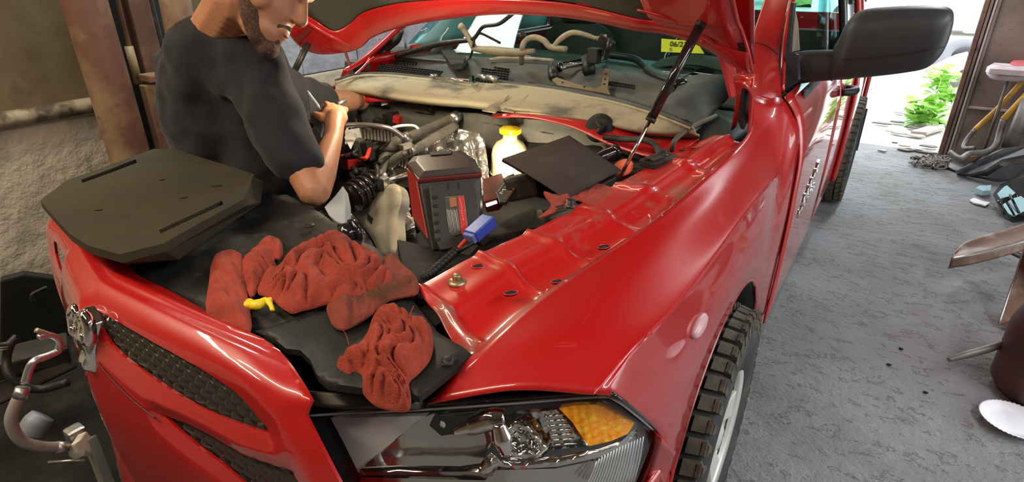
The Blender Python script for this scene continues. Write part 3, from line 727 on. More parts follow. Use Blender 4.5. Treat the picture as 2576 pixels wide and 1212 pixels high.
# ---------------------------------------------------------------- wheels
TR = 0.40
WHEELM = mat('painted_alloy_wheel', (0.62, 0.61, 0.56), 0.35, 0.25)
def make_wheel(name, cx, cy, side=1, detail=True, parent=truck):
    """tyre axis along x; side = +1 has its face to +x"""
    W = mesh_obj(name, [], [], RUBBER, parent)
    w = 0.135
    pr = [(0.192, -w+.03), (0.215, -w+.008), (0.30, -w-.006), (0.355, -w), (0.378, -w+.018), (0.384, -w+.05), (0.384, w-.05), (0.378, w-.018), (0.355, w), (0.30, w+.006), (0.215, w-.008), (0.192, w-.03), (0.188, 0)]
    lathe('tire', (cx, cy, TR), pr, RUBBER, W, axis=(1, 0, 0), xdir=(0, 0, 1), seg=64)
    # tread blocks
    bm = bmesh.new(); n = 46 if detail else 40
    for k in range(n):
        a = 2*math.pi*k/n
        for j, (x0, wd, sk) in enumerate(((-0.112, .05, .3), (-0.052, .048, -.35), (0.0, .040, .3), (0.052, .048, -.35), (0.112, .05, .3))):
            aa = a+(0.068 if j % 2 else 0)
            hgt = 0.016 if abs(x0) < 0.1 else 0.012
            L = 0.039
            vs = []
            for hh in (-0.006, hgt):
                for (dx, dl) in ((-.5, -.5), (.5, -.5), (.5, .12), (.28, .5), (-.5, .5)):
                    x = x0+dx*wd; l = dl*L+dx*wd*sk*0.5
                    r = 0.384+hh-(0.010 if abs(x) > 0.118 else 0); an = aa+l/0.39
                    vs.append(bm.verts.new((cx+x, cy+r*math.sin(an), TR+r*math.cos(an))))
            bm.faces.new(vs[5:]); bm.faces.new(list(reversed(vs[:5])))
            for i in range(5): bm.faces.new((vs[i], vs[(i+1) % 5], vs[5+(i+1) % 5], vs[5+i]))
        # shoulder lugs on the sidewall
        r0, r1 = 0.335, 0.392; vs = []
        for hx in (0.0, 0.010):
            for (r, dl) in ((r0, -.010), (r1, -.016), (r1, .016), (r0+.012, .010)):
                an = a+dl/0.39*1.0; xx = cx+side*(w-0.012+hx+(0.006 if r < .36 else -0.002))
                vs.append(bm.verts.new((xx, cy+r*math.sin(an), TR+r*math.cos(an))))
        bm.faces.new(vs[:4]); bm.faces.new(list(reversed(vs[4:])))
        for i in range(4): bm.faces.new((vs[i], vs[4+i], vs[4+(i+1) % 4], vs[(i+1) % 4]))
    bmesh.ops.recalc_face_normals(bm, faces=bm.faces)
    t = bm_obj('tread_blocks', bm, TREAD, W); t['kind'] = 'stuff'
    for k in range(3): # raised rings on the sidewall
        pass
    f = cx+side*(w-0.030)
    rp = [(0.204, side*0.016), (0.210, side*0.024), (0.200, side*0.012), (0.182, side*-0.02), (0.172, side*-0.11), (0.15, side*-0.12)]
    lathe('rim', (f, cy, TR), rp, WHEELM, W, axis=(1, 0, 0), xdir=(0, 0, 1), seg=48, caps=False)
    lathe('brake_disc', (f-side*.11, cy, TR), [(.02, 0), (.165, 0), (.165, .012), (.02, .012)], DARKMETAL, W, axis=(1, 0, 0), seg=32)
    lathe('hub', (f, cy, TR), [(0.075, side*-0.03), (0.072, side*0.0), (0.045, side*0.008), (0.03, side*0.016), (0.005, side*0.018)], WHEELM, W, axis=(1, 0, 0), seg=24)
    for k in range(5):
        a = 2*math.pi*k/5+0.35
        rad = Vector((0, math.sin(a), math.cos(a))); tan = Vector((0, math.cos(a), -math.sin(a)))
        c0 = Vector((f, cy, TR)); lo, hi = [], []
        for (r, wd, dx) in ((0.05, 0.045, -.012), (0.12, 0.030, 0.0), (0.188, 0.048, 0.012)):
            lo.append((c0+rad*r, wd, dx))
        P = [c+tan*wd+Vector((side*dx, 0, 0)) for c, wd, dx in lo]+[c-tan*wd+Vector((side*dx, 0, 0)) for c, wd, dx in reversed(lo)]
        prism('spoke', P, (-side*0.03, 0, 0), WHEELM, W, bev=0.004)
    return W
def steer(W, c, a):
    c = Vector(c); Rm = Matrix.Rotation(a, 4, 'Z'); W.rotation_euler.z = a; W.location = c-(Rm @ c)
steer(make_wheel('front_wheel', 0.905, 1.07), (0.905, 1.07, 0), math.radians(1.0))
make_wheel('rear_wheel', 0.925, 4.62)
steer(make_wheel('front_wheel', -0.72, 1.12, -1), (-0.72, 1.12, 0), math.radians(9))
make_wheel('rear_wheel', -0.865, 4.62, -1)
rows = [[Vector((x, 4.62+0.46+0.02*x, z)) for z in (0.62, 0.45, 0.28)] for x in (0.80, 1.07)]
patch('mud_flap', rows, BLACK, truck, thick=0.012)

# ---------------------------------------------------------------- cab side, doors, bed
def side_rows(ys, zs, dx=0.0): return [[Vector((side_x(y, z)+dx, y, z)) for z in zs] for y in ys]
def door(name, ya, yb, zb=0.43, zt=1.27):
    d = patch(name, side_rows([ya+(yb-ya)*i/5 for i in range(6)], [zb, 0.50, 0.62, 0.80, 0.95, 1.08, 1.20, zt]), PAINT, truck, nu=3, nv=2, thick=0.006)
    return d
d1 = door('door', 1.735, 2.87); d2 = door('door', 2.878, 3.66)
patch('rocker_panel', side_rows([1.56, 2.2, 3.0, 3.75], [0.36, 0.38, 0.41, 0.423], -0.02), PAINT, truck, thick=0.006)
bedA = patch('bed_side', side_rows([3.70, 3.9, 4.05], [0.42, 0.6, 0.8, 1.0, 1.2, 1.29]), PAINT, truck, thick=0.03)
RA = [Vector((1.004, 4.62-0.47*math.cos(math.radians(a)), 0.42+0.47*math.sin(math.radians(a)))) for a in (0, 30, 60, 90, 120, 150, 180)]
rows = []
for p in RA: rows.append([Vector((0.985, 4.62+(p.y-4.62)*1.05, 1.29)), Vector((1.008, 4.62+(p.y-4.62)*1.05, 1.15)), p.lerp(Vector((1.008, p.y, 1.1)), 0.5), p])
patch('bed_side', rows, PAINT, truck, nu=4, nv=3, thick=0.03)
patch('bed_side', side_rows([5.10, 5.4, 5.75], [0.45, 0.6, 0.8, 1.0, 1.2, 1.29]), PAINT, truck, thick=0.03)
lathe('door_badge', (0, 0, 0), [(0.001, 0), (0.001, 0.001)], CHROME, None) if False else None
# door handle
hp_ = at(2130, 228, x=1.02)
hd = tube('door_handle', [hp_+Vector((-.012, -.10, .005)), hp_+Vector((.030, -.06, .008)), hp_+Vector((.034, .02, .006)), hp_+Vector((-.012, .085, 0))], [0.016, 0.020, 0.020, 0.016], BLACK, d1, seg=10)
lathe('handle_cup', hp_+Vector((-.012, -.01, 0)), [(0.055, 0), (0.050, 0.003), (0.02, 0.002)], mat('dark_red_recess', (0.16, 0.01, 0.012), 0.4), d1, axis=(1, 0, 0), xdir=(0, 1, 0), sx=1.2, sy=0.7)
# chrome door lettering: two rows of raised block letters
def badge(px0, py0, px1, py1, n, hgt, z_off, word):
    a = at(px0, py0, x=1.014); b = at(px1, py1, x=1.014); uy = (b-a).normalized(); step = (b-a).length/len(word)
    for i, chh in enumerate(word):
        if chh == ' ': continue
        cu = bpy.data.curves.new('badge_text', 'FONT'); cu.body = chh; cu.extrude = 0.006; cu.bevel_depth = 0.0015; cu.size = hgt*1.35
        t = bpy.data.objects.new('tmp', cu); COL.objects.link(t); bpy.context.view_layer.update()
        me = bpy.data.meshes.new_from_object(t); COL.objects.unlink(t); bpy.data.objects.remove(t)
        x0 = min(v.co.x for v in me.vertices); W = max(v.co.x for v in me.vertices)-x0
        k = step*.82/max(W, hgt*.4); me.transform(Matrix.Translation((-x0, 0, 0)))
        me.transform(Matrix(((0, 0, 1, 0), (uy.y*k, 0, 0, 0), (uy.z*k, 1, 0, 0), (0, 0, 0, 1))))
        me.transform(Matrix.Translation(a+uy*(step*i))); me.materials.clear(); me.materials.append(CHROME)
        o = bpy.data.objects.new('badge_letter', me); COL.objects.link(o); setp(o, d1)
badge(2012, 528, 2054, 428, 4, 0.058, 0, 'DODGE')
badge(2003, 548, 2045, 470, 4, 0.030, 0, 'RAM 1500')
# A pillar, cowl side, window frames, roof
def strip(name, A, B, m, parent=truck, th=0.02, nv=4): return patch(name, [A, B], m, parent, nu=nv, nv=1, thick=th)
A0 = [Vector((0.905, 1.56, 1.215)), Vector((0.905, 1.72, 1.26)), Vector((0.87, 2.0, 1.42)), Vector((0.80, 2.35, 1.64)), Vector((0.73, 2.66, 1.80))]
A1 = [Vector((0.972, 1.60, 1.16)), Vector((0.972, 1.80, 1.27)), Vector((0.935, 2.08, 1.42)), Vector((0.86, 2.43, 1.64)), Vector((0.79, 2.72, 1.80))]
A2 = [Vector((1.0, 1.66, 1.10)), Vector((0.995, 1.90, 1.275)), Vector((0.955, 2.16, 1.42)), Vector((0.88, 2.50, 1.63)), Vector((0.80, 2.78, 1.79))]
CSG = [[at(1889, 235, y=1.66), at(1925, 250, y=1.68), at(1955, 262, y=1.70), at(1974, 275, y=1.72)],
       [at(1882, 208, y=1.78), at(1912, 196, y=1.80), at(1942, 200, y=1.82), at(1966, 231, y=1.80)],
       [at(1890, 106, y=1.97), at(1912, 108, y=1.97), at(1938, 118, y=1.97), at(1960, 138, y=1.96)],
       [at(1922, 0, y=2.22), at(1942, 0, y=2.22), at(1962, 0, y=2.21), at(1984, 0, y=2.20)],
       [at(1950, -90, y=2.5), at(1968, -90, y=2.5), at(1986, -90, y=2.48), at(2004, -90, y=2.46)]]
patch('windshield_pillar', CSG, PAINT, truck, nu=6, nv=6, thick=0.004)
tube('pillar_seam', [at(1887, 107, y=1.96), at(1912, 109, y=1.962), at(1936, 119, y=1.962), at(1958, 138, y=1.95)], 0.0014, DEEP, truck, seg=5)
tube('door_frame', [at(1967, 232, y=1.86), at(1972, 130, y=1.97), at(1982, 60, y=2.07), at(1996, -10, y=2.18), at(2016, -95, y=2.42)], 0.010, PAINT, truck, seg=8)
patch('windshield_pillar', [[Vector((-v.x, v.y, v.z)) for v in R] for R in (A2, A1, A0)], PAINT, truck, nu=4, nv=5, thick=0.02)
# roof
rows = [[Vector((x, y, z0-0.06*abs(x)**2)) for x in (-.76, -.4, 0, .4, .76)] for y, z0 in ((2.68, 1.83), (2.95, 1.88), (3.4, 1.89), (3.8, 1.86))]
patch('roof', rows, PAINT, truck, thick=0.03)
patch('roof_lining', [[v-Vector((0, 0, 0.05)) for v in r] for r in rows], INTERIOR, truck, thick=0.01)
# side glass and posts
for sd in (1, -1):
    def S(x, y, z): return Vector((sd*x, y, z))
    patch('side_window', [[S(.965, 2.05, 1.285), S(.90, 2.35, 1.50), S(.82, 2.75, 1.76)], [S(.965, 2.80, 1.285), S(.90, 2.80, 1.55), S(.82, 2.80, 1.77)]], TINT, truck, nu=3, nv=2, thick=0.004)
    patch('side_window', [[S(.965, 2.92, 1.285), S(.90, 2.92, 1.55), S(.82, 2.92, 1.77)], [S(.965, 3.55, 1.285), S(.90, 3.50, 1.55), S(.82, 3.45, 1.77)]], TINT, truck, nu=3, nv=2, thick=0.004)
    patch('door_post', [[S(.975, 2.80, 1.27), S(.91, 2.80, 1.55), S(.83, 2.80, 1.79)], [S(.975, 2.92, 1.27), S(.91, 2.92, 1.55), S(.83, 2.92, 1.79)]], GLOSSBLK, truck, nu=3, nv=1, thick=0.03)
    patch('rear_post', [[S(.975, 3.55, 1.27), S(.91, 3.50, 1.55), S(.83, 3.45, 1.80)], [S(.975, 3.82, 1.27), S(.92, 3.82, 1.55), S(.83, 3.82, 1.82)]], PAINT, truck, nu=3, nv=1, thick=0.03)
patch('rear_window', [[Vector((-.78, 3.84, 1.30)), Vector((0, 3.86, 1.30)), Vector((.78, 3.84, 1.30))], [Vector((-.72, 3.80, 1.80)), Vector((0, 3.82, 1.82)), Vector((.72, 3.80, 1.80))]], TINT, truck, thick=0.004)
patch('cab_back', [[Vector((-.97, 3.80, .5)), Vector((0, 3.83, .5)), Vector((.97, 3.80, .5))], [Vector((-.97, 3.82, 1.30)), Vector((0, 3.85, 1.30)), Vector((.97, 3.82, 1.30))]], PAINT, truck, thick=0.02)
# far side of the body
rows = [[Vector((-side_x(y, z), y, z)) for z in (0.43, 0.6, 0.8, 1.0, 1.2, 1.27)] for y in (1.735, 2.2, 2.8, 3.3, 3.7)]
patch('door', rows, PAINT, truck, nu=2, nv=2, thick=0.03)
patch('bed_side', [[Vector((-side_x(y, z), y, z)) for z in (0.90, 1.0, 1.2, 1.29)] for y in (3.7, 4.2, 5.0, 5.75)], PAINT, truck, thick=0.03)
def far_w(y):
    T = ((0.0, .62), (.2, .66), (.65, .80), (1.1, .90), (1.5, .965), (2.0, 1.0))
    for (a, b), (c, d) in zip(T, T[1:]):
        if y <= c: return (b+(d-b)*max(0, (y-a)/(c-a)))/0.985
    return 1.0
fc = [[Vector((-v.x*far_w(v.y), v.y, v.z-.005)) for v in r] for r in cols]
patch('front_fender', list(reversed(fc)), PAINT, truck, nu=4, nv=4, thick=0.012)
for sd in (1, -1):
    patch('door_trim', [[Vector((sd*.955, y, z)) for z in (.55, .9, 1.1, 1.2, 1.262)] for y in (1.95, 2.6, 3.2, 3.78)], INTERIOR, truck, nu=2, nv=2, thick=.008)
    patch('post_trim', [[Vector((sd*.93, 3.50, 1.27)), Vector((sd*.88, 3.47, 1.55)), Vector((sd*.79, 3.43, 1.76))], [Vector((sd*.93, 3.78, 1.27)), Vector((sd*.88, 3.78, 1.55)), Vector((sd*.79, 3.77, 1.76))]], INTERIOR, truck, thick=.008)
box('cab_back_trim', (0, 3.77, .92), (1.85, .02, .76), INTERIOR, truck)
box('bed_floor', (0, 4.75, 0.72), (1.9, 1.9, 0.04), PAINT, truck)
box('tailgate', (0, 5.74, 0.98), (1.75, 0.05, 0.6), PAINT, truck, bev=0.01)
box('cab_floor', (0, 2.7, 0.50), (1.9, 2.2, 0.06), BLACK, truck)
box('frame_rail', (0.42, 3.0, 0.50), (0.08, 5.2, 0.14), DARKMETAL, truck)
box('frame_rail', (-0.42, 3.0, 0.50), (0.08, 5.2, 0.14), DARKMETAL, truck)
# windshield with inspection sticker, dashboard, wheel, seats
WS = [[Vector((-.86, 2.06, 1.215)), Vector((-.45, 2.10, 1.22)), Vector((0, 2.11, 1.225)), Vector((.45, 2.08, 1.23)), Vector((.86, 1.92, 1.245))],
      [Vector((-.82, 2.34, 1.47)), Vector((-.42, 2.35, 1.49)), Vector((0, 2.35, 1.50)), Vector((.42, 2.33, 1.49)), Vector((.82, 2.22, 1.47))],
      [Vector((-.72, 2.66, 1.80)), Vector((-.37, 2.60, 1.82)), Vector((0, 2.58, 1.83)), Vector((.37, 2.60, 1.82)), Vector((.72, 2.66, 1.80))]]
patch('windshield', WS, GLASS, truck, thick=0.005)
DASHM = mat('grey_green_dashboard', (0.085, 0.09, 0.075), 0.7)
rows = [[Vector((x, y, z-0.03*abs(x))) for x in (-.84, -.4, 0, .4, .84)] for y, z in ((2.08, 1.17), (2.20, 1.20), (2.35, 1.20), (2.46, 1.16), (2.50, 1.0))]
patch('dashboard', rows, DASHM, truck, thick=0.02)
rows = [[Vector((x, y, z)) for x in (.22, .30, .46, .62, .70)] for y, z in ((2.30, 1.19), (2.34, 1.215), (2.4, 1.22), (2.46, 1.19))]
for r in rows:
    for k, v in enumerate(r): v.z += (0, .05, .075, .05, 0)[k]
patch('gauge_hood', rows, DASHM, truck, thick=0.01)
# seats, and pale sheets for daylight in the far windows, seen through the windshield
SEATM = mat('dark_seat_cloth', (0.035, 0.037, 0.035), 0.85)
for sx in (-0.45, 0.42):
    rows = []
    for z, wd in ((0.75, .26), (1.0, .27), (1.2, .25), (1.30, .20), (1.345, .10)):
        rows.append([Vector((sx+wd*math.cos(a), 2.92+0.10*math.sin(a)+(z-0.75)*0.15, z)) for a in [math.pi*2*k/12 for k in range(13)]])
    patch('seat_back', rows, SEATM, truck, nu=2, nv=4)
    box('seat_base', (sx, 2.7, 0.68), (0.50, 0.5, 0.2), SEATM, truck, bev=0.04)
    lathe('head_rest', (sx, 2.97, 1.35), [(0.02, 0), (0.09, 0.01), (0.12, 0.05), (0.12, 0.12), (0.08, 0.17), (0.01, 0.18)], SEATM, truck, sy=0.6, seg=20)
st_c = Vector((0.42, 2.58, 1.22)); st_ax = Vector((0, -0.85, 0.5)).normalized()
b1, b2, _ = frame_from(st_ax)
ring = [st_c+(b1*math.cos(t)+b2*math.sin(t))*0.19 for t in [2*math.pi*k/24 for k in range(25)]]
stw = tube('steering_wheel', ring, 0.015, GLOSSBLK, truck, seg=8, n=1, smooth_path=False, caps=False)
lathe('wheel_hub', st_c, [(0.06, -0.02), (0.06, 0.02), (0.03, 0.03)], GLOSSBLK, stw, axis=st_ax)
for k in range(3):
    t = 2*math.pi*k/3+0.5; tube('wheel_spoke', [st_c, st_c+(b1*math.cos(t)+b2*math.sin(t))*0.185], 0.014, GLOSSBLK, stw, seg=6)
STK = mat('yellow_green_sticker', (0.62, 0.72, 0.03), 0.5)
def wsurf(h):
    return plane3((1665, 98, 'y', 2.14), (1770, 130, 'y', 2.14), (1720, 60, 'y', 2.24))
wp = wsurf(0); 
def wq(px, py, h=0.0): return wp(px, py, h-0.0)
stk = mesh_obj('inspection_sticker', [wq(1664, 97), wq(1752, 104), wq(1772, 135), wq(1663, 130)], [(3, 2, 1, 0)], STK, truck, False)
s_ = stk.modifiers.new('thickness', 'SOLIDIFY'); s_.thickness = 0.001
def text_on(name, word, pxy, pxy2, size_px, surf, m, parent, ext=0.0006, h=0.002):
    """flat lettering from picture point pxy along to pxy2"""
    a, b = surf(pxy[0], pxy[1], h), surf(pxy2[0], pxy2[1], h)
    cu = bpy.data.curves.new(name, 'FONT'); cu.body = word; cu.extrude = ext; cu.size = 1.0
    t = bpy.data.objects.new('tmp', cu); COL.objects.link(t); bpy.context.view_layer.update()
    me = bpy.data.meshes.new_from_object(t); COL.objects.unlink(t); bpy.data.objects.remove(t)
    W = max(v.co.x for v in me.vertices); ux = (b-a); L = ux.length; ux.normalize(); uz = surf.n; uy = uz.cross(ux)
    up = surf(pxy[0], pxy[1]-size_px, h)-a; Hh = abs(up.dot(uy)) or 0.01
    M = Matrix((( ux.x*L/W, uy.x*Hh/0.72, uz.x, a.x), (ux.y*L/W, uy.y*Hh/0.72, uz.y, a.y), (ux.z*L/W, uy.z*Hh/0.72, uz.z, a.z), (0, 0, 0, 1)))
    me.transform(M); me.materials.clear(); me.materials.append(m)
    o = bpy.data.objects.new(name, me); COL.objects.link(o); setp(o, parent); return o
INK = mat('black_ink', (0.02, 0.02, 0.015), 0.6)
text_on('sticker_lettering', '06/23', (1684, 117), (1726, 119), 13, wp, INK, stk)
mesh_obj('sticker_bars', [wq(1684, 121, .002), wq(1690, 121, .002), wq(1690, 129, .002), wq(1684, 129, .002)], [(0, 1, 2, 3)], mat('sticker_grey', (0.25, 0.28, 0.05), 0.6), stk, False)
WINLIGHT = mat('pale_teal_window_light', (0.42, 0.72, 0.70), 0.35, emit=None)  # teal colour stands in for daylight showing in the far windows
patch('window_light_sheet', [[Vector((-.955, 2.08, 1.27)), Vector((-.915, 2.25, 1.38)), Vector((-.80, 2.72, 1.72))], [Vector((-.955, 2.78, 1.27)), Vector((-.915, 2.78, 1.45)), Vector((-.80, 2.78, 1.74))]], WINLIGHT, truck, nu=3, nv=2, thick=0.002)
patch('window_light_sheet', [[Vector((-.955, 2.94, 1.27)), Vector((-.90, 2.94, 1.45)), Vector((-.80, 2.92, 1.74))], [Vector((-.955, 3.5, 1.27)), Vector((-.90, 3.5, 1.45)), Vector((-.80, 3.45, 1.74))]], WINLIGHT, truck, nu=3, nv=2, thick=0.002)

# --- mirror on its towing arm
MIR = mat('textured_mirror_plastic', (0.035, 0.035, 0.038), 0.48, bump=(500, 0.25, 0.0008))
mirror = mesh_obj('door_mirror', [], [], MIR, truck)
sail = prism('mirror_sail', [at(a, b, y=1.93) for a, b in ((1972, 229), (1975, 130), (1990, 5), (1997, 8), (1990, 70), (1986, 132), (2006, 138), (2008, 200), (1992, 214))], (0.006, 0.012, 0), MIR, mirror)
prism('sail_inside', [at(a, b, y=1.96) for a, b in ((1990, 12), (1998, 15), (2007, 60), (2011, 126), (1986, 132), (1985, 90))], (0.0, 0.008, 0), mat('beige_inner_trim', (.42, .40, .33), .6), mirror)
rows = []
def ell(c, wy, hz, n=12, p=2.6):
    o = []
    for k in range(n+1):
        t = 2*math.pi*k/n; cs, sn = math.cos(t), math.sin(t)
        o.append(c+Vector((0, wy*math.copysign(abs(cs)**(2/p), cs), hz*math.copysign(abs(sn)**(2/p), sn))))
    return o
MY = 2.02
def mp_(px, pt_, pb_): a, b = at(px, pt_, y=MY), at(px, pb_, y=MY); return (a+b)/2, (a-b).length/2
arm = []
for px, t, b, wy in ((1990, 132, 224, .035), (2015, 128, 212, .05), (2060, 126, 205, .055), (2105, 126, 201, .06), (2150, 128, 198, .06)):
    c, h = mp_(px, t, b); arm.append(ell(c, wy, h))
patch('mirror_arm', arm, MIR, mirror, nu=3, nv=3)
hd_ = []
for px, t, b, wy in ((2100, 112, 130, .03), (2103, 90, 198, .06), (2118, 52, 199, .085), (2150, 26, 196, .10), (2220, 18, 190, .105), (2300, 15, 180, .105), (2352, 17, 168, .10), (2380, 28, 140, .085), (2390, 50, 110, .06), (2393, 70, 85, .02)):
    c, h = mp_(px, t, b); hd_.append(ell(c, wy, h, 16, 3.0))
patch('mirror_housing', hd_, MIR, mirror, nu=3, nv=4)
c0, h0 = mp_(2245, 30, 175)
box('mirror_glass', c0+Vector((0, .105, 0)), (0.20, 0.006, 0.13), CHROME, mirror, bev=0.002)
tube('housing_seam', [at(2108, 150, y=MY-.107), at(2200, 144, y=MY-.112), at(2300, 130, y=MY-.112), at(2378, 118, y=MY-.085)], 0.0012, BLACK, mirror, seg=5)

# --- hood, seen from below
def prow(L): return [at(q[0], q[1], y=q[2]) for q in L]
HE = prow([(722, 76, 1.27), (757, 115, 1.30), (800, 133, 1.34), (860, 130, 1.40), (905, 118, 1.44), (935, 92, 1.47), (1000, 68, 1.49), (1100, 48, 1.50), (1250, 33, 1.50), (1400, 38, 1.50), (1500, 52, 1.50), (1600, 73, 1.50), (1690, 84, 1.50), (1785, 122, 1.50), (1855, 168, 1.50), (1892, 182, 1.50)])
HI = prow([(728, 40, 1.22), (752, 32, 1.24), (800, 58, 1.27), (845, 84, 1.33), (885, 66, 1.38), (920, 38, 1.40), (1000, 17, 1.41), (1100, 8, 1.41), (1250, 4, 1.41), (1400, 13, 1.41), (1500, 30, 1.41), (1600, 55, 1.41), (1650, 62, 1.42), (1755, 85, 1.40), (1838, 128, 1.41), (1884, 140, 1.42)])
hood = patch('hood', [HE, [a.lerp(b, .35)+Vector((0, -.012, -.004)) for a, b in zip(HE, HI)], [a.lerp(b, .8)+Vector((0, -.010, 0)) for a, b in zip(HE, HI)], [v+Vector((0, -.01, .012)) for v in HI]], PAINT_IN, truck, nu=4, nv=4, thick=0.006, off=1)
# insulation blanket and side panel of the underside, up to the raised front edge
def up(v, k): # direction of the open hood: forwards and up
    return v+Vector((0.02*v.x*k, -0.85*k, 0.64*k))
INS = HI[:13]
def lump(v): return (0, 0, 0.010*math.sin(v.x*9)*math.sin(v.y*11))
patch('hood_insulation', [[v+Vector((0, 0, 0.008)) for v in INS], [up(v, .06)+Vector((0, 0, .012)) for v in INS], [up(v, .45)+Vector((0, 0, .03)) for v in INS], [up(v, .85) for v in INS]],
      mat('hood_blanket', (0.050, 0.050, 0.038), 0.85, vary=(5, (0.10, 0.10, 0.075), 0.5, 0.75), bump=(60, 0.4, 0.004)), hood, nu=3, nv=4, thick=0.012, disp=lump)
SD = [HI[12], HI[13], HI[14], HI[15]]
patch('hood_side_panel', [SD, [at(1640, 50, y=1.34), at(1745, 70, y=1.33), at(1822, 88, y=1.34), at(1866, 80, y=1.36)], [at(1610, 0, y=1.26), at(1715, 10, y=1.25), at(1800, 20, y=1.22), at(1843, 0, y=1.22)], [up(at(1610, 0, y=1.26), .6), up(at(1715, 10, y=1.25), .6), up(at(1800, 20, y=1.22), .6), up(at(1843, 0, y=1.22), .6)]], PAINT_IN, hood, nu=5, nv=5, thick=0.006)
tube('hood_hem', [at(1893, 180, y=1.50), at(1884, 138, y=1.42), at(1866, 78, y=1.36), at(1843, 0, y=1.22), up(at(1843, 0, y=1.22), .6)], 0.006, PAINT, hood, seg=8)
tube('panel_crease', [at(1603, 24, y=1.30), at(1680, 45, y=1.31), at(1760, 78, y=1.36), at(1800, 112, y=1.40)], 0.004, PAINT_IN, hood, seg=6)
patch('hood_skin', [[v+Vector((0, .01, .022)) for v in HE], [up(v, .4)+Vector((0, .04, .10)) for v in HE], [up(v, .95)+Vector((0, .03, .06)) for v in HE]], PAINT, hood, nu=2, nv=4, thick=0.004)
pin_ = prism('panel_slot', [at(1858, 105, y=1.385), at(1872, 112, y=1.39), at(1876, 130, y=1.41), at(1864, 126, y=1.405)], (-0.003, -0.003, -0.003), DEEP, hood)
prism('blanket_tab', [at(1448, 8, y=1.40), at(1490, 12, y=1.40), at(1492, 26, y=1.41), at(1452, 24, y=1.41)], (0, 0.004, -0.004), PAINT_IN, hood)
lathe('panel_grommet', at(1768, 103, y=1.385), [(0.008, 0), (0.008, .004), (0.004, .006)], REDPL, hood, axis=(-.3, -.6, -.7))
# raised far rib in the lobe
tube('hood_rib', [at(752, 40, y=1.22), at(800, 72, y=1.27), at(850, 100, y=1.34), at(880, 112, y=1.40)], 0.012, PAINT_IN, hood, seg=8)
prism('far_hinge_plate', [at(742, 98, y=1.24), at(775, 68, y=1.24), at(782, 76, y=1.24), at(750, 110, y=1.24)], (0, 0.004, -0.006), mat('dark_red_plate', (0.14, 0.006, 0.006), 0.5), hood)  # plate in a darker red than the hood underside
# hinges
def bar(name, pts, wdt, m, parent, th=0.006):
    P = [Vector(p) for p in pts]; n = (P[-1]-P[0]).cross(FW).normalized()*wdt
    return prism(name, [p+n for p in P]+[p-n for p in reversed(P)], FW*th, m, parent, bev=0.001)
bar('hood_hinge', [at(862, 108, y=1.42), at(872, 145, y=1.50), at(880, 165, y=1.56)], 0.010, PAINT_IN, truck, 0.012)
bar('hood_hinge', [at(1818, 118, y=1.50), at(1838, 180, y=1.52), at(1852, 240, y=1.54)], 0.016, PAINT_IN, truck, 0.02)
bar('hood_hinge', [at(1846, 110, y=1.52), at(1862, 170, y=1.54), at(1868, 205, y=1.56)], 0.007, PAINT_IN, truck, 0.02)
# gas struts
gs1 = mesh_obj('gas_strut', [], [], BLACK, truck)
tube('strut_cylinder', [at(1762, 62, y=1.30), at(1636, 302, y=1.20)], 0.0135, GLOSSBLK, gs1, seg=18)
tube('strut_rod', [at(1636, 302, y=1.20), at(1556, 452, y=1.135)], 0.0052, CHROME, gs1, seg=12)
lathe('strut_ball', at(1763, 60, y=1.30), [(0.004, -.012), (0.013, -.008), (0.015, 0), (0.013, .008), (0.004, .012)], BLACK, gs1, axis=(1, 0, .3))
tube('strut_ferrule', [at(1640, 296, y=1.202), at(1634, 306, y=1.198)], 0.0145, BLACK, gs1, seg=18)
gs2 = mesh_obj('gas_strut', [], [], BLACK, truck)
tube('strut_cylinder', [at(794, 70, x=-.82), at(738, 185, x=-.80)], 0.0125, DARKMETAL, gs2, seg=16)
tube('strut_rod', [at(738, 185, x=-.80), at(660, 345, x=-.78)], 0.005, CHROME, gs2, seg=10)

# --- cowl: weatherstrip, grille panel, seals
CF = [(845, 205), (900, 190), (980, 188), (1080, 198), (1200, 206), (1330, 216), (1450, 235), (1560, 258), (1650, 285), (1735, 318)]
CB = [(842, 232), (900, 226), (980, 240), (1080, 252), (1200, 262), (1330, 278), (1450, 296), (1560, 316), (1650, 330), (1760, 338)]
def crow(L, z, dz=0): return [at(a, b+dz, z=z) for a, b in L]
rows = [crow(CF, 1.215), [a.lerp(b, .25)+Vector((0, 0, .006)) for a, b in zip(crow(CF, 1.215), crow(CB, 1.19))], [a.lerp(b, .55)+Vector((0, 0, .004)) for a, b in zip(crow(CF, 1.215), crow(CB, 1.19))], [a.lerp(b, .7)+Vector((0, 0, -.004)) for a, b in zip(crow(CF, 1.215), crow(CB, 1.19))], crow(CB, 1.185), crow(CB, 1.165, 8)]
def wobble(v): return (0, 0, 0.003*noise.noise(Vector((v.x*9, v.y*30, 0))))
patch('weatherstrip', rows[:], STRIPM, truck, nu=4, nv=3, thick=0.006, disp=wobble)
for off_, r in ((-3, 0.006), (4, 0.004)):
    tube('seal_lip', [at(a, b+off_, z=1.222) for a, b in CF], r, COWLM if off_ < 0 else STRIPM, truck, seg=8, n=4)
tube('seal_bead', [at(a, b-5, z=1.215) for a, b in CF[5:]], 0.010, BLACK, truck, seg=8, n=4)
for px in (1262, 1310, 1372):    # rubber fins on the strip
    prism('seal_fin', [at(px-50, 277, z=1.18), at(px+18, 238, z=1.215), at(px-18, 282, z=1.175)], (0.004, 0, -0.004), STRIPM, truck)
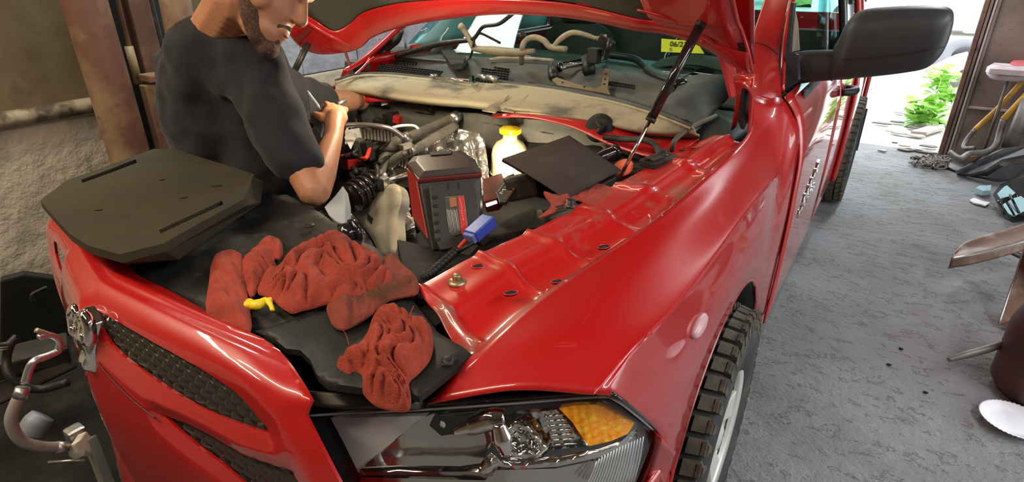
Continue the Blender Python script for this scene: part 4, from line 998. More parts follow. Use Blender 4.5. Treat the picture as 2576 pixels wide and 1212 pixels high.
# cowl panel from the strip back to the glass
CP0 = [(870, 185), (950, 160), (1050, 172), (1150, 186), (1280, 196), (1400, 212), (1500, 232), (1600, 250), (1700, 268)]
CP1 = [(905, 150), (990, 140), (1080, 146), (1180, 150), (1300, 152), (1400, 160), (1500, 178), (1600, 190), (1700, 205)]
CP2 = [(925, 128), (1000, 118), (1090, 116), (1190, 118), (1300, 122), (1400, 128), (1500, 142), (1620, 150), (1760, 170)]
r0 = [at(a, b, z=1.20) for a, b in CP0]; r1 = [at(a, b, z=1.245) for a, b in CP1]; r2 = [at(a, b, z=1.235) for a, b in CP2]
rows = [[v+Vector((0, -.03, -.03)) for v in r0], r0, [a.lerp(b, .5)+Vector((0, 0, .008)) for a, b in zip(r0, r1)], r1, r2]
patch('cowl_panel', rows, COWLM, truck, nu=3, nv=3, thick=0.006)
patch('cowl_floor', [[Vector((x, y, z)) for x in (-.86, -.4, 0, .4, .86)] for y, z in ((1.50, 1.10), (1.62, 1.15), (1.9, 1.17))], BLACK, truck, thick=0.01)
# vent openings: dark slots in two staggered fields
vm = None
bmv = bmesh.new()
def vent(px, py, z): 
    c = at(px, py, z=z); 
    bx = [c+Vector((a*.0055, b*.0048, 0.011)) for a, b in ((-1, -1), (1, -1), (1, 1), (-1, 1))]
    v1 = [bmv.verts.new(p) for p in bx]; v2 = [bmv.verts.new(p-Vector((0, 0, .008))) for p in bx]
    bmv.faces.new(v1); bmv.faces.new(list(reversed(v2)))
    for i in range(4): bmv.faces.new((v1[i], v2[i], v2[(i+1) % 4], v1[(i+1) % 4]))
for r in range(7):
    for c in range(22):
        px = 968+c*7.2+r*-3; py = 152+r*4.6+c*0.9
        if r < 3 and c > 8: continue
        vent(px+(0 if r > 2 else 25), py-(0 if r > 2 else 2), 1.215)
for r in range(6):
    for c in range(9): vent(1215+c*8+r*-1, 163+r*6.2+c*1.2+(0 if c > 3 else 14), 1.22)
for r in range(4):
    for c in range(9): vent(1533+c*7.5, 200+r*5.5+c*1.2, 1.222)
bv = bm_obj('vent_slots', bmv, DEEP, truck); bv['kind'] = 'stuff'
# black corner tray and rubber flap by the near hinge
patch('cowl_end_flap', [[at(1560, 300, z=1.19), at(1600, 316, z=1.18), at(1680, 332, z=1.17), at(1745, 336, z=1.165)],
                        [at(1640, 268, z=1.215), at(1690, 275, z=1.21), at(1745, 282, z=1.20), at(1790, 290, z=1.185)],
                        [at(1690, 235, z=1.235), at(1740, 232, z=1.25), at(1790, 235, z=1.24), at(1830, 250, z=1.21)],
                        [at(1720, 195, z=1.25), at(1775, 185, z=1.285), at(1825, 190, z=1.28), at(1855, 225, z=1.24)]], mat('dusty_green_black_rubber', (0.05, 0.055, 0.048), 0.6, vary=(8, (0.09, 0.095, 0.08), 0.5, 0.7), bump=(30, 0.3, 0.004)), truck, nu=5, nv=5, thick=0.006, disp=lambda v: (0, 0, 0.008*noise.noise(v*22)))
tube('cowl_hose', [at(1528, 138, z=1.26), at(1600, 150, z=1.26), at(1640, 185, z=1.25), at(1690, 205, z=1.245), at(1770, 212, z=1.24), at(1840, 195, z=1.25)], 0.016, BLACK, truck, seg=12)
lathe('washer_cap', at(1708, 215, z=1.24), [(0.030, -.01), (0.033, 0.008), (0.030, 0.020), (0.018, 0.028), (0.002, 0.031)], GLOSSBLK, truck, seg=24)
# near jamb: dark gap between fender and hinge post, red inner post
patch('hinge_post', [[at(1838, 330, z=1.17), at(1852, 320, z=1.19), at(1868, 300, z=1.20)], [at(1850, 250, x=.845), at(1868, 245, x=.87), at(1882, 240, x=.89)], [at(1843, 190, x=.845), at(1868, 190, x=.87), at(1895, 190, x=.90)]], PAINT_DUSTY, truck, thick=0.01)
prism('jamb_gap', [at(1862, 300, x=.875), at(1875, 222, x=.885), at(1888, 236, x=.895), at(1884, 300, x=.895), at(1872, 326, x=.885)], (-0.01, 0.004, 0), DEEP, truck)
tube('jamb_hem', [at(1850, 205, x=.865), at(1875, 215, x=.89), at(1890, 236, x=.90), at(1888, 280, x=.90), at(1884, 330, x=.892)], 0.006, PAINT, truck, seg=8)


# ---------------------------------------------------------------- engine bay structure
# near-side inner wall and floor of the bay, radiator support, firewall
patch('inner_fender', [[Vector((0.50, .42, 1.06)), Vector((0.58, .75, 1.07)), Vector((0.64, 1.1, 1.09)), Vector((0.70, 1.32, 1.12)), Vector((0.82, 1.52, 1.16))],
                       [Vector((0.49, .42, .7)), Vector((0.56, .75, .7)), Vector((0.58, 1.1, .72)), Vector((0.62, 1.32, .76)), Vector((0.7, 1.52, .8))]], PAINT_DUSTY, truck, nu=3, nv=3, thick=0.01)
patch('inner_fender', [[Vector((-0.50, .42, 1.04)), Vector((-0.60, .9, 1.06)), Vector((-0.72, 1.3, 1.10)), Vector((-0.82, 1.52, 1.14))],
                       [Vector((-0.49, .42, .6)), Vector((-0.56, .9, .6)), Vector((-0.62, 1.3, .62)), Vector((-0.7, 1.52, .66))]], BLACK_DUST, truck, nu=3, nv=3, thick=0.01)
box('bay_floor', (0.30, 1.0, 0.84), (0.62, 0.95, 0.02), DEEP, truck)
box('splash_pan', (0, 0.9, 0.45), (1.5, 1.3, 0.02), DEEP, truck)
box('radiator', (0, 0.36, 0.75), (1.2, 0.06, 0.6), DEEP, truck)
box('far_liner', (-0.60, 1.0, 0.55), (0.02, 1.2, 0.9), DEEP, truck)
FWY = 1.50
fsurf = plane3((870, 260, 'y', FWY), (1250, 290, 'y', FWY), (1150, 480, 'y', FWY-0.02))
fw_pts = [(770, 240), (860, 258), (940, 268), (1040, 262), (1125, 282), (1200, 285), (1250, 295), (1340, 300), (1440, 315), (1560, 345), (1650, 380), (1600, 425), (1400, 425), (1240, 480), (1100, 600), (900, 640), (770, 520)]
pshape('firewall', fw_pts, fsurf, FIREW, truck, 14, lambda d, u, v: 0.012*noise.noise(Vector((u*0.02, v*0.02, 0)))+0.006*noise.noise(Vector((u*0.06, v*0.06, 3))), th=(0, 0.02, 0))
E2 = lambda L: [at(a, b, y=c) for a, b, c in L]
patch('firewall_flange', [E2([(775, 232, 1.44), (850, 238, 1.44), (930, 238, 1.44), (1010, 248, 1.46), (1110, 250, 1.46)]), E2([(800, 262, 1.40), (855, 262, 1.42), (915, 258, 1.42), (1010, 256, 1.44), (1118, 268, 1.44)])], PAINT_IN, truck, nu=4, nv=2, thick=0.004)
patch('firewall_flange', [E2([(1240, 285, 1.44), (1340, 289, 1.44), (1440, 300, 1.44), (1530, 312, 1.44), (1640, 345, 1.46), (1760, 352, 1.46)]), E2([(1240, 296, 1.42), (1340, 298, 1.42), (1440, 322, 1.40), (1530, 365, 1.36), (1640, 398, 1.36), (1700, 392, 1.38)])], PAINT_IN, truck, nu=4, nv=3, thick=0.004)
prism('red_gusset', E2([(783, 234, 1.40), (846, 236, 1.42), (850, 262, 1.40), (800, 266, 1.38)]), (0, .01, 0), PAINT_IN, truck, 0.002)
lathe('firewall_grommet', at(1080, 270, y=1.47), [(0.022, 0), (0.020, .006), (0.004, .010)], BLACK, truck, axis=(0, -1, .2), sx=.7)
lathe('firewall_grommet', at(1508, 322, y=1.42), [(0.050, 0), (0.048, .010), (0.03, .016), (0.012, .012)], BLACK_DUST, truck, axis=(0, -.8, .5), sx=1)
tube('grommet_plug', E2([(1500, 305, 1.40), (1512, 320, 1.39), (1505, 336, 1.38)]), [.008, .014, .009], BLACK, truck, seg=8)
tube('harness', E2([(1520, 345, 1.36), (1570, 350, 1.34), (1620, 352, 1.33), (1648, 365, 1.32), (1660, 390, 1.30)]), 0.010, BLACK_DUST, truck, seg=8)
tube('grey_hose', [at(1285, 305, z=1.12), at(1360, 300, z=1.12), at(1420, 315, z=1.10), at(1480, 345, z=1.08), at(1530, 380, z=1.08)], 0.014, HOSE, truck, seg=10)
tube('grey_hose', [at(1690, 378, z=1.15), at(1700, 350, z=1.19), at(1740, 320, z=1.20), at(1800, 292, z=1.20)], 0.008, HOSE, truck, seg=8)
patch('bay_shelf', [[at(1340, 320, z=1.08), at(1430, 335, z=1.08), at(1540, 380, z=1.08), at(1640, 430, z=1.09)], [at(1290, 420, z=1.0), at(1400, 470, z=1.0), at(1520, 470, z=1.05), at(1610, 445, z=1.08)]], BLACK_DUST, truck, nu=4, nv=3, thick=0.01)
# hood bumper blocks on the rail
def bump_block(px, py, z, ang, sc=1.0):
    c = at(px, py, z=z); ux = Vector((math.cos(ang), math.sin(ang), 0.05)); uy = Vector((-math.sin(ang), math.cos(ang), 0))
    b = box('hood_bumper', c+Vector((0, 0, .010*sc)), (.105*sc, .058*sc, .022*sc), BLACK_DUST, truck, ux, uy, bev=.005*sc)
    box('bumper_ridge', c+Vector((0, 0, .024*sc))-ux*.022*sc, (.050*sc, .034*sc, .008*sc), TOOLTOP, b, ux, uy, bev=.003*sc)
    box('bumper_ridge', c+Vector((0, 0, .024*sc))-ux*.022*sc+uy*.0, (.060*sc, .006*sc, .012*sc), BLACK, b, ux, uy, bev=.002*sc)
    lathe('bumper_stud', c+Vector((0, 0, .018*sc))+ux*.026*sc, [(.018*sc, 0), (.018*sc, .008), (.012*sc, .010), (.011*sc, .020*sc), (.004, .021*sc)], DARKMETAL, b, seg=8)
    return b
bump_block(1412, 545, 1.085, math.radians(62), 1.05)
bump_block(1655, 412, 1.135, math.radians(72), 1.0)

# --- black covers over the radiator
rc_out = [(335, 690), (430, 655), (520, 600), (600, 520), (662, 486), (730, 500), (815, 545), (838, 562), (900, 590), (960, 640), (1000, 690), (1046, 735), (1000, 760), (900, 800), (760, 850), (640, 832), (540, 792), (440, 745)]
def cov_h(d, u, v): return min(d, .01)+0.012*(0.5+0.5*noise.noise(Vector((u*6, v*6, 1.7))))+0.006*noise.noise(Vector((u*18, v*18, 0)))
plate('radiator_cover', rc_out, 1.055, BLACK_DUST, truck, th=0.02, step=0.016, lift=cov_h)
bay2 = [(640, 832), (700, 815), (790, 790), (900, 770), (1000, 752), (1040, 755), (1102, 832), (1166, 872), (1188, 892), (1055, 998), (1033, 988), (909, 977), (823, 966), (797, 943), (780, 905), (755, 880), (720, 876), (690, 852)]
plate('core_support_cover', bay2, 1.072, BLACK, truck, th=0.012, step=0.014, lift=lambda d, u, v: min(d, .006)+0.004*math.sin(u*13)*math.cos(v*11))
tube('cover_dimple', [at(1120, 905, z=1.085), at(1140, 897, z=1.085), at(1135, 915, z=1.085), at(1112, 918, z=1.085)], 0.003, BLACK, truck, seg=6)
for px, py in ((1128, 906), (655, 640), (780, 568)):
    lathe('push_pin', at(px, py, z=1.083), [(0.012, 0), (0.011, .003), (0.003, .004)], BLACK, truck, seg=16)
tube('cover_neck', [at(855, 592, z=1.075), at(900, 582, z=1.08)], 0.027, GLOSSBLK, truck, seg=20)
tube('neck_ring', [at(886, 585, z=1.08), at(898, 582, z=1.08)], 0.033, GLOSSBLK, truck, seg=22)
# beam behind the lamp and dark supports
patch('lamp_carrier', [[at(760, 985, z=1.0), at(860, 995, z=1.0), at(960, 1005, z=1.0), at(1075, 1010, z=1.01)], [at(800, 1022, z=.985), at(870, 1030, z=.985), at(960, 1030, z=.99), at(1068, 1028, z=1.0)]], mat('brownish_black_plastic', (0.035, 0.030, 0.022), 0.5), truck, thick=0.04)
box('support_block', (0.60, 0.34, 0.88), (0.30, 0.14, 0.16), DEEP, truck, ux=(1, .25, 0), bev=.01)
box('air_deflector', (0.0, 0.27, 0.78), (0.95, 0.06, 0.42), DEEP, truck)
box('hood_latch', at(712, 842, z=1.045), (.05, .06, .03), DARKMETAL, truck, bev=.004)

# --- battery tray and fuse box (dark) at the near side
tray = [at(998, 600, z=.985), at(1180, 640, z=.975), at(1250, 560, z=.975), at(1340, 520, z=.975), at(1390, 560, z=.99), at(1330, 600, z=1.0), at(1180, 672, z=1.0), at(1060, 712, z=1.0), at(1010, 665, z=.99)]
prism('battery_tray', tray, (0, 0, -0.20), DEEP, truck, bev=0.006)
box('tray_lip', at(1270, 585, z=.985), (.30, .05, .02), BLACK_DUST, truck, ux=(.55, .83, 0), uy=(-.83, .55, 0), bev=.004)
tube('corrugated_loom', [at(1060, 700, z=1.0), at(1085, 685, z=1.01), at(1120, 655, z=1.02), at(1150, 628, z=1.03)], 0.011, BLACK, truck, seg=12, n=14, wob=0.16)
cn = mesh_obj('wiring_connector', [], [], BLUE, truck)
ca = at(1180, 600, z=1.06); cb = at(1230, 555, z=1.085); cx = (cb-ca).normalized()
box('connector_body', ca.lerp(cb, .58), ((cb-ca).length*.95, .042, .030), BLUE, cn, ux=cx, uy=RT+UP*.4, bev=.003)
box('connector_collar', ca.lerp(cb, .10), (.020, .036, .024), mat('dusty_blue', (0.12, 0.16, 0.42), 0.6), cn, ux=cx, uy=RT+UP*.4, bev=.003)
box('connector_clip', ca.lerp(cb, .45)+UP*-.022+RT*.01, (.030, .020, .020), BLACK, cn, ux=cx, uy=RT+UP*.4, bev=.002)
tube('red_wire', [at(1150, 628, z=1.03), at(1163, 613, z=1.045), at(1172, 603, z=1.055)], 0.0055, mat('red_wire', (.6, .05, .03), .4), cn, seg=8)
tube('black_wire', [at(1152, 632, z=1.03), at(1172, 622, z=1.045), at(1195, 606, z=1.055)], 0.005, BLACK, cn, seg=8)

# --- aluminium front cover and accessories of the engine
ES = plane3((900, 560, 'z', .86), (1030, 480, 'y', 0.93), (960, 640, 'z', .84))
def es_h(d, u, v): return min(d, 10)*0.0012+0.010*noise.noise(Vector((u*0.02, v*0.02, 5)))
pshape('timing_cover', [(876, 520), (905, 505), (950, 480), (985, 462), (1005, 470), (1012, 505), (1000, 545), (1002, 600), (992, 645), (965, 650), (950, 632), (930, 590), (905, 560)], ES, CAST, truck, 8, es_h, th=back(ES, .03), sm=3)
ES2 = plane3((985, 460, 'z', .93), (1040, 560, 'z', .88), (960, 520, 'z', .89))
pshape('timing_cover', [(968, 520), (972, 495), (984, 470), (992, 455), (1004, 462), (1018, 500), (1035, 545), (1040, 590), (1000, 585), (985, 560), (978, 545)], ES2, CAST, truck, 7, es_h, th=back(ES2, .03), sm=2)
ES3 = plane3((985, 530, 'z', .935), (1040, 570, 'z', .90), (1040, 530, 'z', .93))
pshape('water_pump_flange', [(982, 548), (990, 532), (1010, 532), (1042, 548), (1044, 574), (1020, 580), (1000, 582), (986, 570)], ES3, mat('clean_aluminium', (.62, .62, .6), .3, .85, bump=(50, .3, .002)), truck, 6, lambda d, u, v: min(d, 5)*.001+.004*math.sin(u*.3)*math.sin(v*.33), th=back(ES3, .02))
for px, py in ((990, 463), (975, 500), (1028, 532), (992, 575), (955, 640), (945, 570), (885, 522), (1016, 575)):
    lathe('cover_bolt', ES2(px, py, .008), [(.010, 0), (.010, .003), (.006, .004), (.006, .010), (.003, .011)], CAST, truck, axis=ES2.n, seg=10)
prism('cover_slot', [ES(934, 540, .016), ES(946, 552, .016), ES(944, 568, .016), ES(934, 556, .016)], tuple(ES.n*-.004), DEEP, truck)
ES4 = plane3((880, 600, 'z', .80), (960, 650, 'z', .80), (920, 560, 'z', .83))
pshape('lower_block', [(866, 560), (880, 530), (905, 560), (930, 600), (955, 640), (1000, 660), (990, 700), (880, 700), (860, 620)], ES4, FOIL, truck, 8, lambda d, u, v: .016*noise.noise(Vector((u*.05, v*.05, 0))), th=back(ES4, .02))
tube('oil_filter', [at(880, 500, z=.96), at(950, 460, z=.98)], [.048, .05, .05, .048], mat('brown_greasy_hose', (.045, .022, .014), .3, coat=.4), truck, seg=20)
for t in (.1, .3, .5, .7, .9):
    c = at(880, 500, z=.96).lerp(at(950, 460, z=.98), t); d_ = (at(950, 460, z=.98)-at(880, 500, z=.96)).normalized()*.007
    tube('hose_ring', [c-d_, c+d_], .054, GLOSSBLK, truck, seg=20)
tube('shaft', [at(955, 462, z=.99), at(1032, 436, z=1.0)], .009, STEEL, truck, seg=10)
box('silver_clamp', at(965, 462, z=1.0), (.03, .03, .045), SATIN, truck, bev=.003)
lathe('shaft_nut', at(968, 445, z=1.01), [(.012, 0), (.012, .012), (.006, .014)], STEEL, truck, seg=6, axis=(.3, -.5, .8))
# two big hoses sweeping back to the firewall, silver pipe from the hand
def pz(L): return [at(a, b, z=c) for a, b, c in L]
tube('heater_hose', pz([(956, 448, .96), (962, 412, 1.0), (985, 372, 1.04), (1020, 350, 1.07), (1085, 322, 1.09), (1142, 297, 1.11)]), .020, HOSE, truck, seg=14)
tube('heater_hose', pz([(975, 418, .98), (1000, 396, 1.02), (1040, 378, 1.05), (1095, 345, 1.08), (1146, 316, 1.10)]), .017, HOSE, truck, seg=14)
for L in (((1012, 352, 1.075), (1028, 345, 1.08)), ((1024, 376, 1.06), (1036, 370, 1.065)), ((1138, 300, 1.11), (1150, 292, 1.115))):
    tube('hose_clamp', [at(a, b, z=c) for a, b, c in L], .0235, STEEL, truck, seg=16)
box('clamp_screw', at(1020, 368, z=1.09), (.02, .045, .02), STEEL, truck, bev=.003)
tube('silver_pipe', pz([(862, 315, 1.14), (905, 314, 1.14), (950, 317, 1.14), (985, 325, 1.13), (1015, 345, 1.10)]), .0095, mat('bright_pipe', (.55, .54, .5), .25, .9), truck, seg=12)
tube('thin_pipe', pz([(985, 322, 1.13), (1010, 316, 1.14), (1040, 316, 1.13), (1053, 324, 1.12)]), .005, WHITEM, truck, seg=8)
# intake runners / fins, heat foil, wiring clutter
for i in range(14):
    x = 908+i*8.5
    tube('intake_fin', pz([(x, 325+i*.8, 1.05), (x+2, 348+i*1.2, 1.03)]), .006, HOSE, truck, seg=6)
for i in range(9):
    tube('head_fin', pz([(968+i*7, 372+i*3, 1.0), (962+i*7, 400+i*3, .98)]), .005, SATIN, truck, seg=6)
for i in range(8):
    tube('valve_cover_rib', pz([(990+i*6, 398-i*2, 1.0), (985+i*6, 440-i*2, .96)]), .005, CAST, truck, seg=6)
prism('valve_cover', pz([(930, 330, 1.02), (1040, 330, 1.02), (1060, 350, 1.02), (1040, 440, .98), (950, 440, .96), (925, 380, .98)]), (0, 0, -.05), DARKMETAL, truck, .004)
FSF = plane3((1080, 330, 'y', 1.42), (1220, 320, 'y', 1.40), (1150, 440, 'y', 1.30))
pshape('heat_shield', [(1060, 372), (1100, 345), (1135, 322), (1165, 326), (1205, 335), (1215, 350), (1222, 400), (1228, 470), (1200, 500), (1100, 480), (1050, 430)], FSF, FOIL, truck, 7, lambda d, u, v: .022*noise.noise(Vector((u*.03, v*.03, 9)))+.010*noise.noise(Vector((u*.09, v*.09, 2))), th=back(FSF, .01))
tube('foil_ridge', [FSF(1195, 360, .03), FSF(1205, 400, .03), FSF(1218, 460, .03)], .008, FOIL, truck, seg=8)
random.seed(4)
for k in range(26):     # harness and small lines around the engine
    x, y = random.uniform(880, 1000), random.uniform(300, 440); z = random.uniform(.98, 1.08)
    L = [(x+random.uniform(-8, 8)+j*random.uniform(-14, 16), y+j*random.uniform(6, 16)-10, z-j*.01) for j in range(4)]
    tube('wiring', pz(L), random.choice((.004, .006, .009)), random.choice((BLACK, DARKMETAL, HOSE, BLACK_DUST)), truck, seg=6, n=4)
for (px, py, z, s_, m) in ((985, 298, 1.08, (.05, .05, .05), DARKMETAL), (935, 385, 1.03, (.04, .04, .06), BLACK), (905, 375, 1.02, (.03, .04, .08), HOSE), (1000, 300, 1.09, (.03, .03, .03), REDPL), (880, 405, 1.0, (.05, .05, .05), REDPL), (893, 340, 1.05, (.04, .03, .05), WHITEM), (955, 305, 1.08, (.05, .03, .02), BLACK), (920, 440, .97, (.06, .04, .04), BLACK)):
    box('engine_bracket', at(px, py, z=z), s_, m, truck, ux=(1, random.uniform(-.5, .5), random.uniform(-.3, .3)), bev=.004)
box('ignition_coil', at(925, 380, z=1.05), (.03, .04, .07), BLACK, truck, ux=(1, .3, .2), bev=.004)
tube('coil_lock', pz([(910, 400, 1.04), (922, 396, 1.05), (930, 372, 1.06)]), .008, mat('bright_red_clip', (.65, .03, .02), .35), truck, seg=8)
for px, py in ((840, 250), (866, 248)):
    tube('flange_stud', [at(px-8, py+6, z=1.12), at(px+8, py-6, z=1.14)], .006, SATIN, truck, seg=8)
prism('white_fin', pz([(955, 248, 1.14), (975, 262, 1.13), (960, 266, 1.12)]), (0, .003, .003), WHITEM, truck)
for L in ([(866, 345), (884, 322), (893, 345), (880, 372)], [(868, 330), (874, 318), (880, 345), (868, 360)]):
    prism('white_bracket', [at(a, b, z=1.07) for a, b in L], (0, .004, -.006), WHITEM, truck)

# --- coolant bottle with yellow cap
cbz = .94
base = at(1281, 440, z=cbz); axis = Vector((0.02, 0.02, 1))
k_ = 0.0600/52
bot = lathe('coolant_bottle', base, [(.030, -.06), (.045, -.055), (.050, -.01), (.058, .0), (.062, .012), (.061, .018), (.060, .05), (.060, .080), (.056, .104), (.045, .124), (.030, .134), (.024, .140), (.023, .165)], BOTTLE, truck, axis=axis, seg=40, sx=1.14, sy=1.14)
cp = lathe('bottle_cap', base+axis*.158, [(.030, 0), (.037, .002), (.038, .018), (.034, .023), (.014, .023), (.010, .026), (.001, .026)], YELLOW, bot, axis=axis, seg=40)
for k in range(20):
    t = 2*math.pi*k/20; c = base+axis*.170+Vector((math.cos(t), math.sin(t), 0))*.038
    box('cap_knurl', c, (.004, .005, .015), YELLOW, cp, ux=(math.cos(t), math.sin(t), 0), uy=(-math.sin(t), math.cos(t), 0))
tube('bottle_seam', [base+axis*.012+Vector((math.cos(t), math.sin(t), 0))*.072 for t in [2*math.pi*k/28 for k in range(29)]], .003, BOTTLE, bot, seg=6, n=1, smooth_path=False, caps=False)

# ---------------------------------------------------------------- things on the truck
def fold(u, v, s=0.02, amp=1.0, seed=0.0, ang=0.0):
    """cloth crumple: rounded bulges with sharp valleys, bent by a slower noise"""
    ca, sa = math.cos(ang), math.sin(ang); x, y = u*ca+v*sa, -u*sa+v*ca
    wx = noise.noise(Vector((x*s*.5, y*s*.5, seed)))*2.6; wy = noise.noise(Vector((x*s*.5+7, y*s*.5, seed+3)))*2.6
    a = abs(noise.noise(Vector((x*s*.40+wx, y*s*1.35+wy, seed+9))))
    b = abs(noise.noise(Vector((x*s*1.5-wy, y*s*2.6+wx, seed+5))))**.8
    return amp*(1.15*(1-math.exp(-a*2.6))+b*.55-.35)
def towel(name, label, pix, z, H, amp, seed, m, ang=0.0, scale=0.02, slope=None, sm=3, step=4, grp=None):
    p = at(pix[0][0], pix[0][1], z=z)
    def lf(d, u, v):
        e = 1-math.exp(-d/11.0); e2 = min(1, d/26.0)
        return .55*H*e*(.55+.45*e2) + 1.05*amp*e*fold(u, v, scale, 1.0, seed, ang)
    o = pshape(name, pix, zsurf(z, slope), m, None, step, lf, (0, 0, -0.004), sm)
    o.modifiers.new('soft', 'SMOOTH').iterations = 1
    return tag(o, label, 'towel', grp)
G_ = 'red shop towels'
towel('shop_towel', 'flat folded red shop towel draped over the grille edge, leftmost of the towels', [(531, 664), (546, 636), (581, 626), (600, 634), (609, 643), (616, 700), (626, 760), (630, 832), (575, 812), (519, 787), (525, 711)], 1.088, .022, .010, 2.0, TOWEL, 1.3, .012, lambda x, y: -0.02 if y < .1 else 0)
towel('shop_towel', 'small red towel rolled into an arch beside the flat folded towel', [(609, 654), (637, 625), (664, 600), (688, 595), (708, 606), (712, 630), (706, 650), (690, 650), (697, 675), (672, 690), (655, 720), (630, 746), (617, 712)], 1.088, .034, .014, 4.0, TOWEL, .6, .022)
towel('shop_towel', 'big crumpled red shop towel in the middle of the black radiator cover', [(664, 690), (703, 664), (720, 647), (780, 609), (823, 585), (857, 582), (883, 604), (926, 626), (960, 651), (990, 690), (1000, 715), (960, 735), (905, 752), (860, 762), (823, 762), (789, 772), (754, 780), (729, 784), (673, 746), (647, 733)], 1.09, .036, .022, 7.0, TOWEL, -.5, .019)
towel('shop_towel', 'brown stained red towel trailing from under the big crumpled one towards the bolt', [(925, 690), (960, 655), (973, 639), (999, 636), (1008, 658), (1035, 682), (1052, 705), (1053, 733), (1033, 742), (978, 754), (952, 776), (909, 806), (866, 827), (842, 820), (828, 800), (823, 765), (870, 742), (915, 725)], 1.088, .022, .015, 11.0, TOWEL_DIRTY, .4, .016)
towel('shop_towel', 'twisted red shop towel hanging towards the headlamp, nearest to the camera', [(922, 840), (939, 793), (960, 772), (995, 772), (1050, 802), (1080, 815), (1091, 862), (1080, 905), (1050, 939), (1029, 960), (1035, 1003), (1025, 1031), (986, 1029), (943, 1016), (913, 986), (909, 952), (896, 942), (879, 954), (853, 939), (845, 922), (857, 905), (892, 875)], 1.085, .034, .022, 15.0, TOWEL, 1.1, .021, lambda x, y: min(0, (y-.16)*.25))
towel('shop_towel', 'red towel pinched under the dark brown sheet on the fender rail', [(1369, 480), (1400, 488), (1440, 470), (1460, 478), (1501, 460), (1543, 471), (1571, 466), (1583, 477), (1576, 491), (1543, 496), (1523, 510), (1487, 516), (1452, 502), (1428, 519), (1394, 533), (1355, 546), (1374, 530), (1386, 513), (1372, 494)], 1.112, .014, .010, 21.0, TOWEL, .2, .03)
for P, nm in ([(862, 829, 1.10), (872, 845, 1.09), (878, 868, 1.088)], 0), ([(1040, 770, 1.10), (1030, 800, 1.10), (1042, 822, 1.115)], 1):
    tag(tube('loose_thread', [at(a, b, z=c) for a, b, c in P], .0009, TOWEL, seg=5), ('loose red thread trailing from the brown stained towel', 'loose red thread curling above the twisted towel')[nm], 'thread')

# big dusty foam-like cover with two slots lying over the nose
pad = thing('tool_tray_lid', 'dusty black eight-sided lid with two long slots lying before the man', 'lid', loc=at(380, 520, z=1.11))
tp = [(101, 505), (168, 453), (342, 391), (386, 374), (446, 376), (639, 438), (614, 500), (411, 612), (300, 640), (223, 618), (176, 588), (135, 544)]
btm = [(104, 519), (166, 466), (340, 401), (386, 384), (452, 386), (664, 455), (657, 510), (450, 655), (317, 666), (236, 634), (186, 602), (138, 555)]
def slot_pts(a, b, w):
    dx, dy = b[0]-a[0], b[1]-a[1]; L = math.hypot(dx, dy); nx, ny = -dy/L*w, dx/L*w
    return [(a[0]+nx, a[1]+ny), (a[0]-nx, a[1]-ny), (b[0]-nx, b[1]-ny), (b[0]+nx, b[1]+ny)]
PZ, BZ = 1.165, 1.105
P3 = [at(a, b, z=PZ) for a, b in tp]
H1, H2 = slot_pts((206, 456), (343, 405), 4.5), slot_pts((402, 583), (560, 509), 5.0)
to2 = lambda L: [(at(a, b, z=PZ).x, at(a, b, z=PZ).y) for a, b in L]
shape2d(to2(tp), [to2(H1), to2(H2)], 0.016, lambda d, u, v: 0.0012*noise.noise(Vector((u*8, v*8, 3))), lambda u, v, h: Vector((u, v, PZ+h)), (0, 0, -0.018), 'lid_top', FOAM, pad)
hexa('lid_body', [at(a, b, z=BZ) for a, b in btm], [p-Vector((0, 0, .017)) for p in P3], FOAM, pad, bev=.004)
for q in (H1, H2):
    pass
for (a, b), r in (((248, 528), 5), ((462, 497), 5), ((408, 452), 4), ((545, 467), 7)):
    c = at(a, b, z=PZ+.001); lathe('lid_scar', c, [(r*.0012, 0), (r*.001, .0015), (.001, .0016)], DEEP, pad, sx=1.6, sy=.6, seg=10)

# dark sheet shading the work light
sh = patch('dark_sheet', [[at(1264, 402, z=1.110), at(1345, 374, z=1.13), at(1432, 343, z=1.140)],
                          [at(1340, 448, z=1.118), at(1418, 420, z=1.138), at(1496, 386, z=1.142)],
                          [at(1425, 503, z=1.112), at(1492, 466, z=1.126), at(1562, 430, z=1.130)]], SHEET, None, nu=8, nv=8, thick=0.004)
tag(sh, 'square dark brown abrasive sheet lying tilted beside the yellow-capped bottle', 'sheet')
for k in range(26):    # frayed saw-tooth edge
    t = k/25; a = at(1264, 402, z=1.110).lerp(at(1318, 433, z=1.114), t)
    prism('sheet_tooth', [a, a+RT*.004, a-RT*.004-UP*.004+RT*.001], (0, 0, -.003), SHEET, sh)
box('foam_edge', at(1500, 478, z=1.095), (.20, .02, .022), BLACK, sh, ux=at(1562, 432, z=1.12)-at(1425, 503, z=1.10), bev=.004)
sk = tube('black_flashlight', [at(1488, 404, z=1.12), at(1512, 396, z=1.125), at(1545, 384, z=1.13)], [.014, .016, .022, .024], GLOSSBLK, seg=20)
lathe('flashlight_head', at(1541, 386, z=1.13), [(.024, 0), (.026, .004), (.026, .016), (.018, .017), (.016, .006), (.001, .005)], GLOSSBLK, sk, axis=at(1545, 384, z=1.13)-at(1512, 396, z=1.125))
tag(sk, 'small glossy black flashlight sticking out behind the dark brown sheet', 'flashlight')
dsk = lathe('orange_disc', at(1568, 424, z=1.105), [(.001, 0), (.040, .001), (.041, .006), (.030, .008), (.001, .008)], mat('salmon_disc', (.75, .16, .09), .5), axis=(-.3, -.5, .8), sx=.8)
tag(dsk, 'salmon coloured round disc beside the gas strut foot, behind the dark sheet', 'disc')

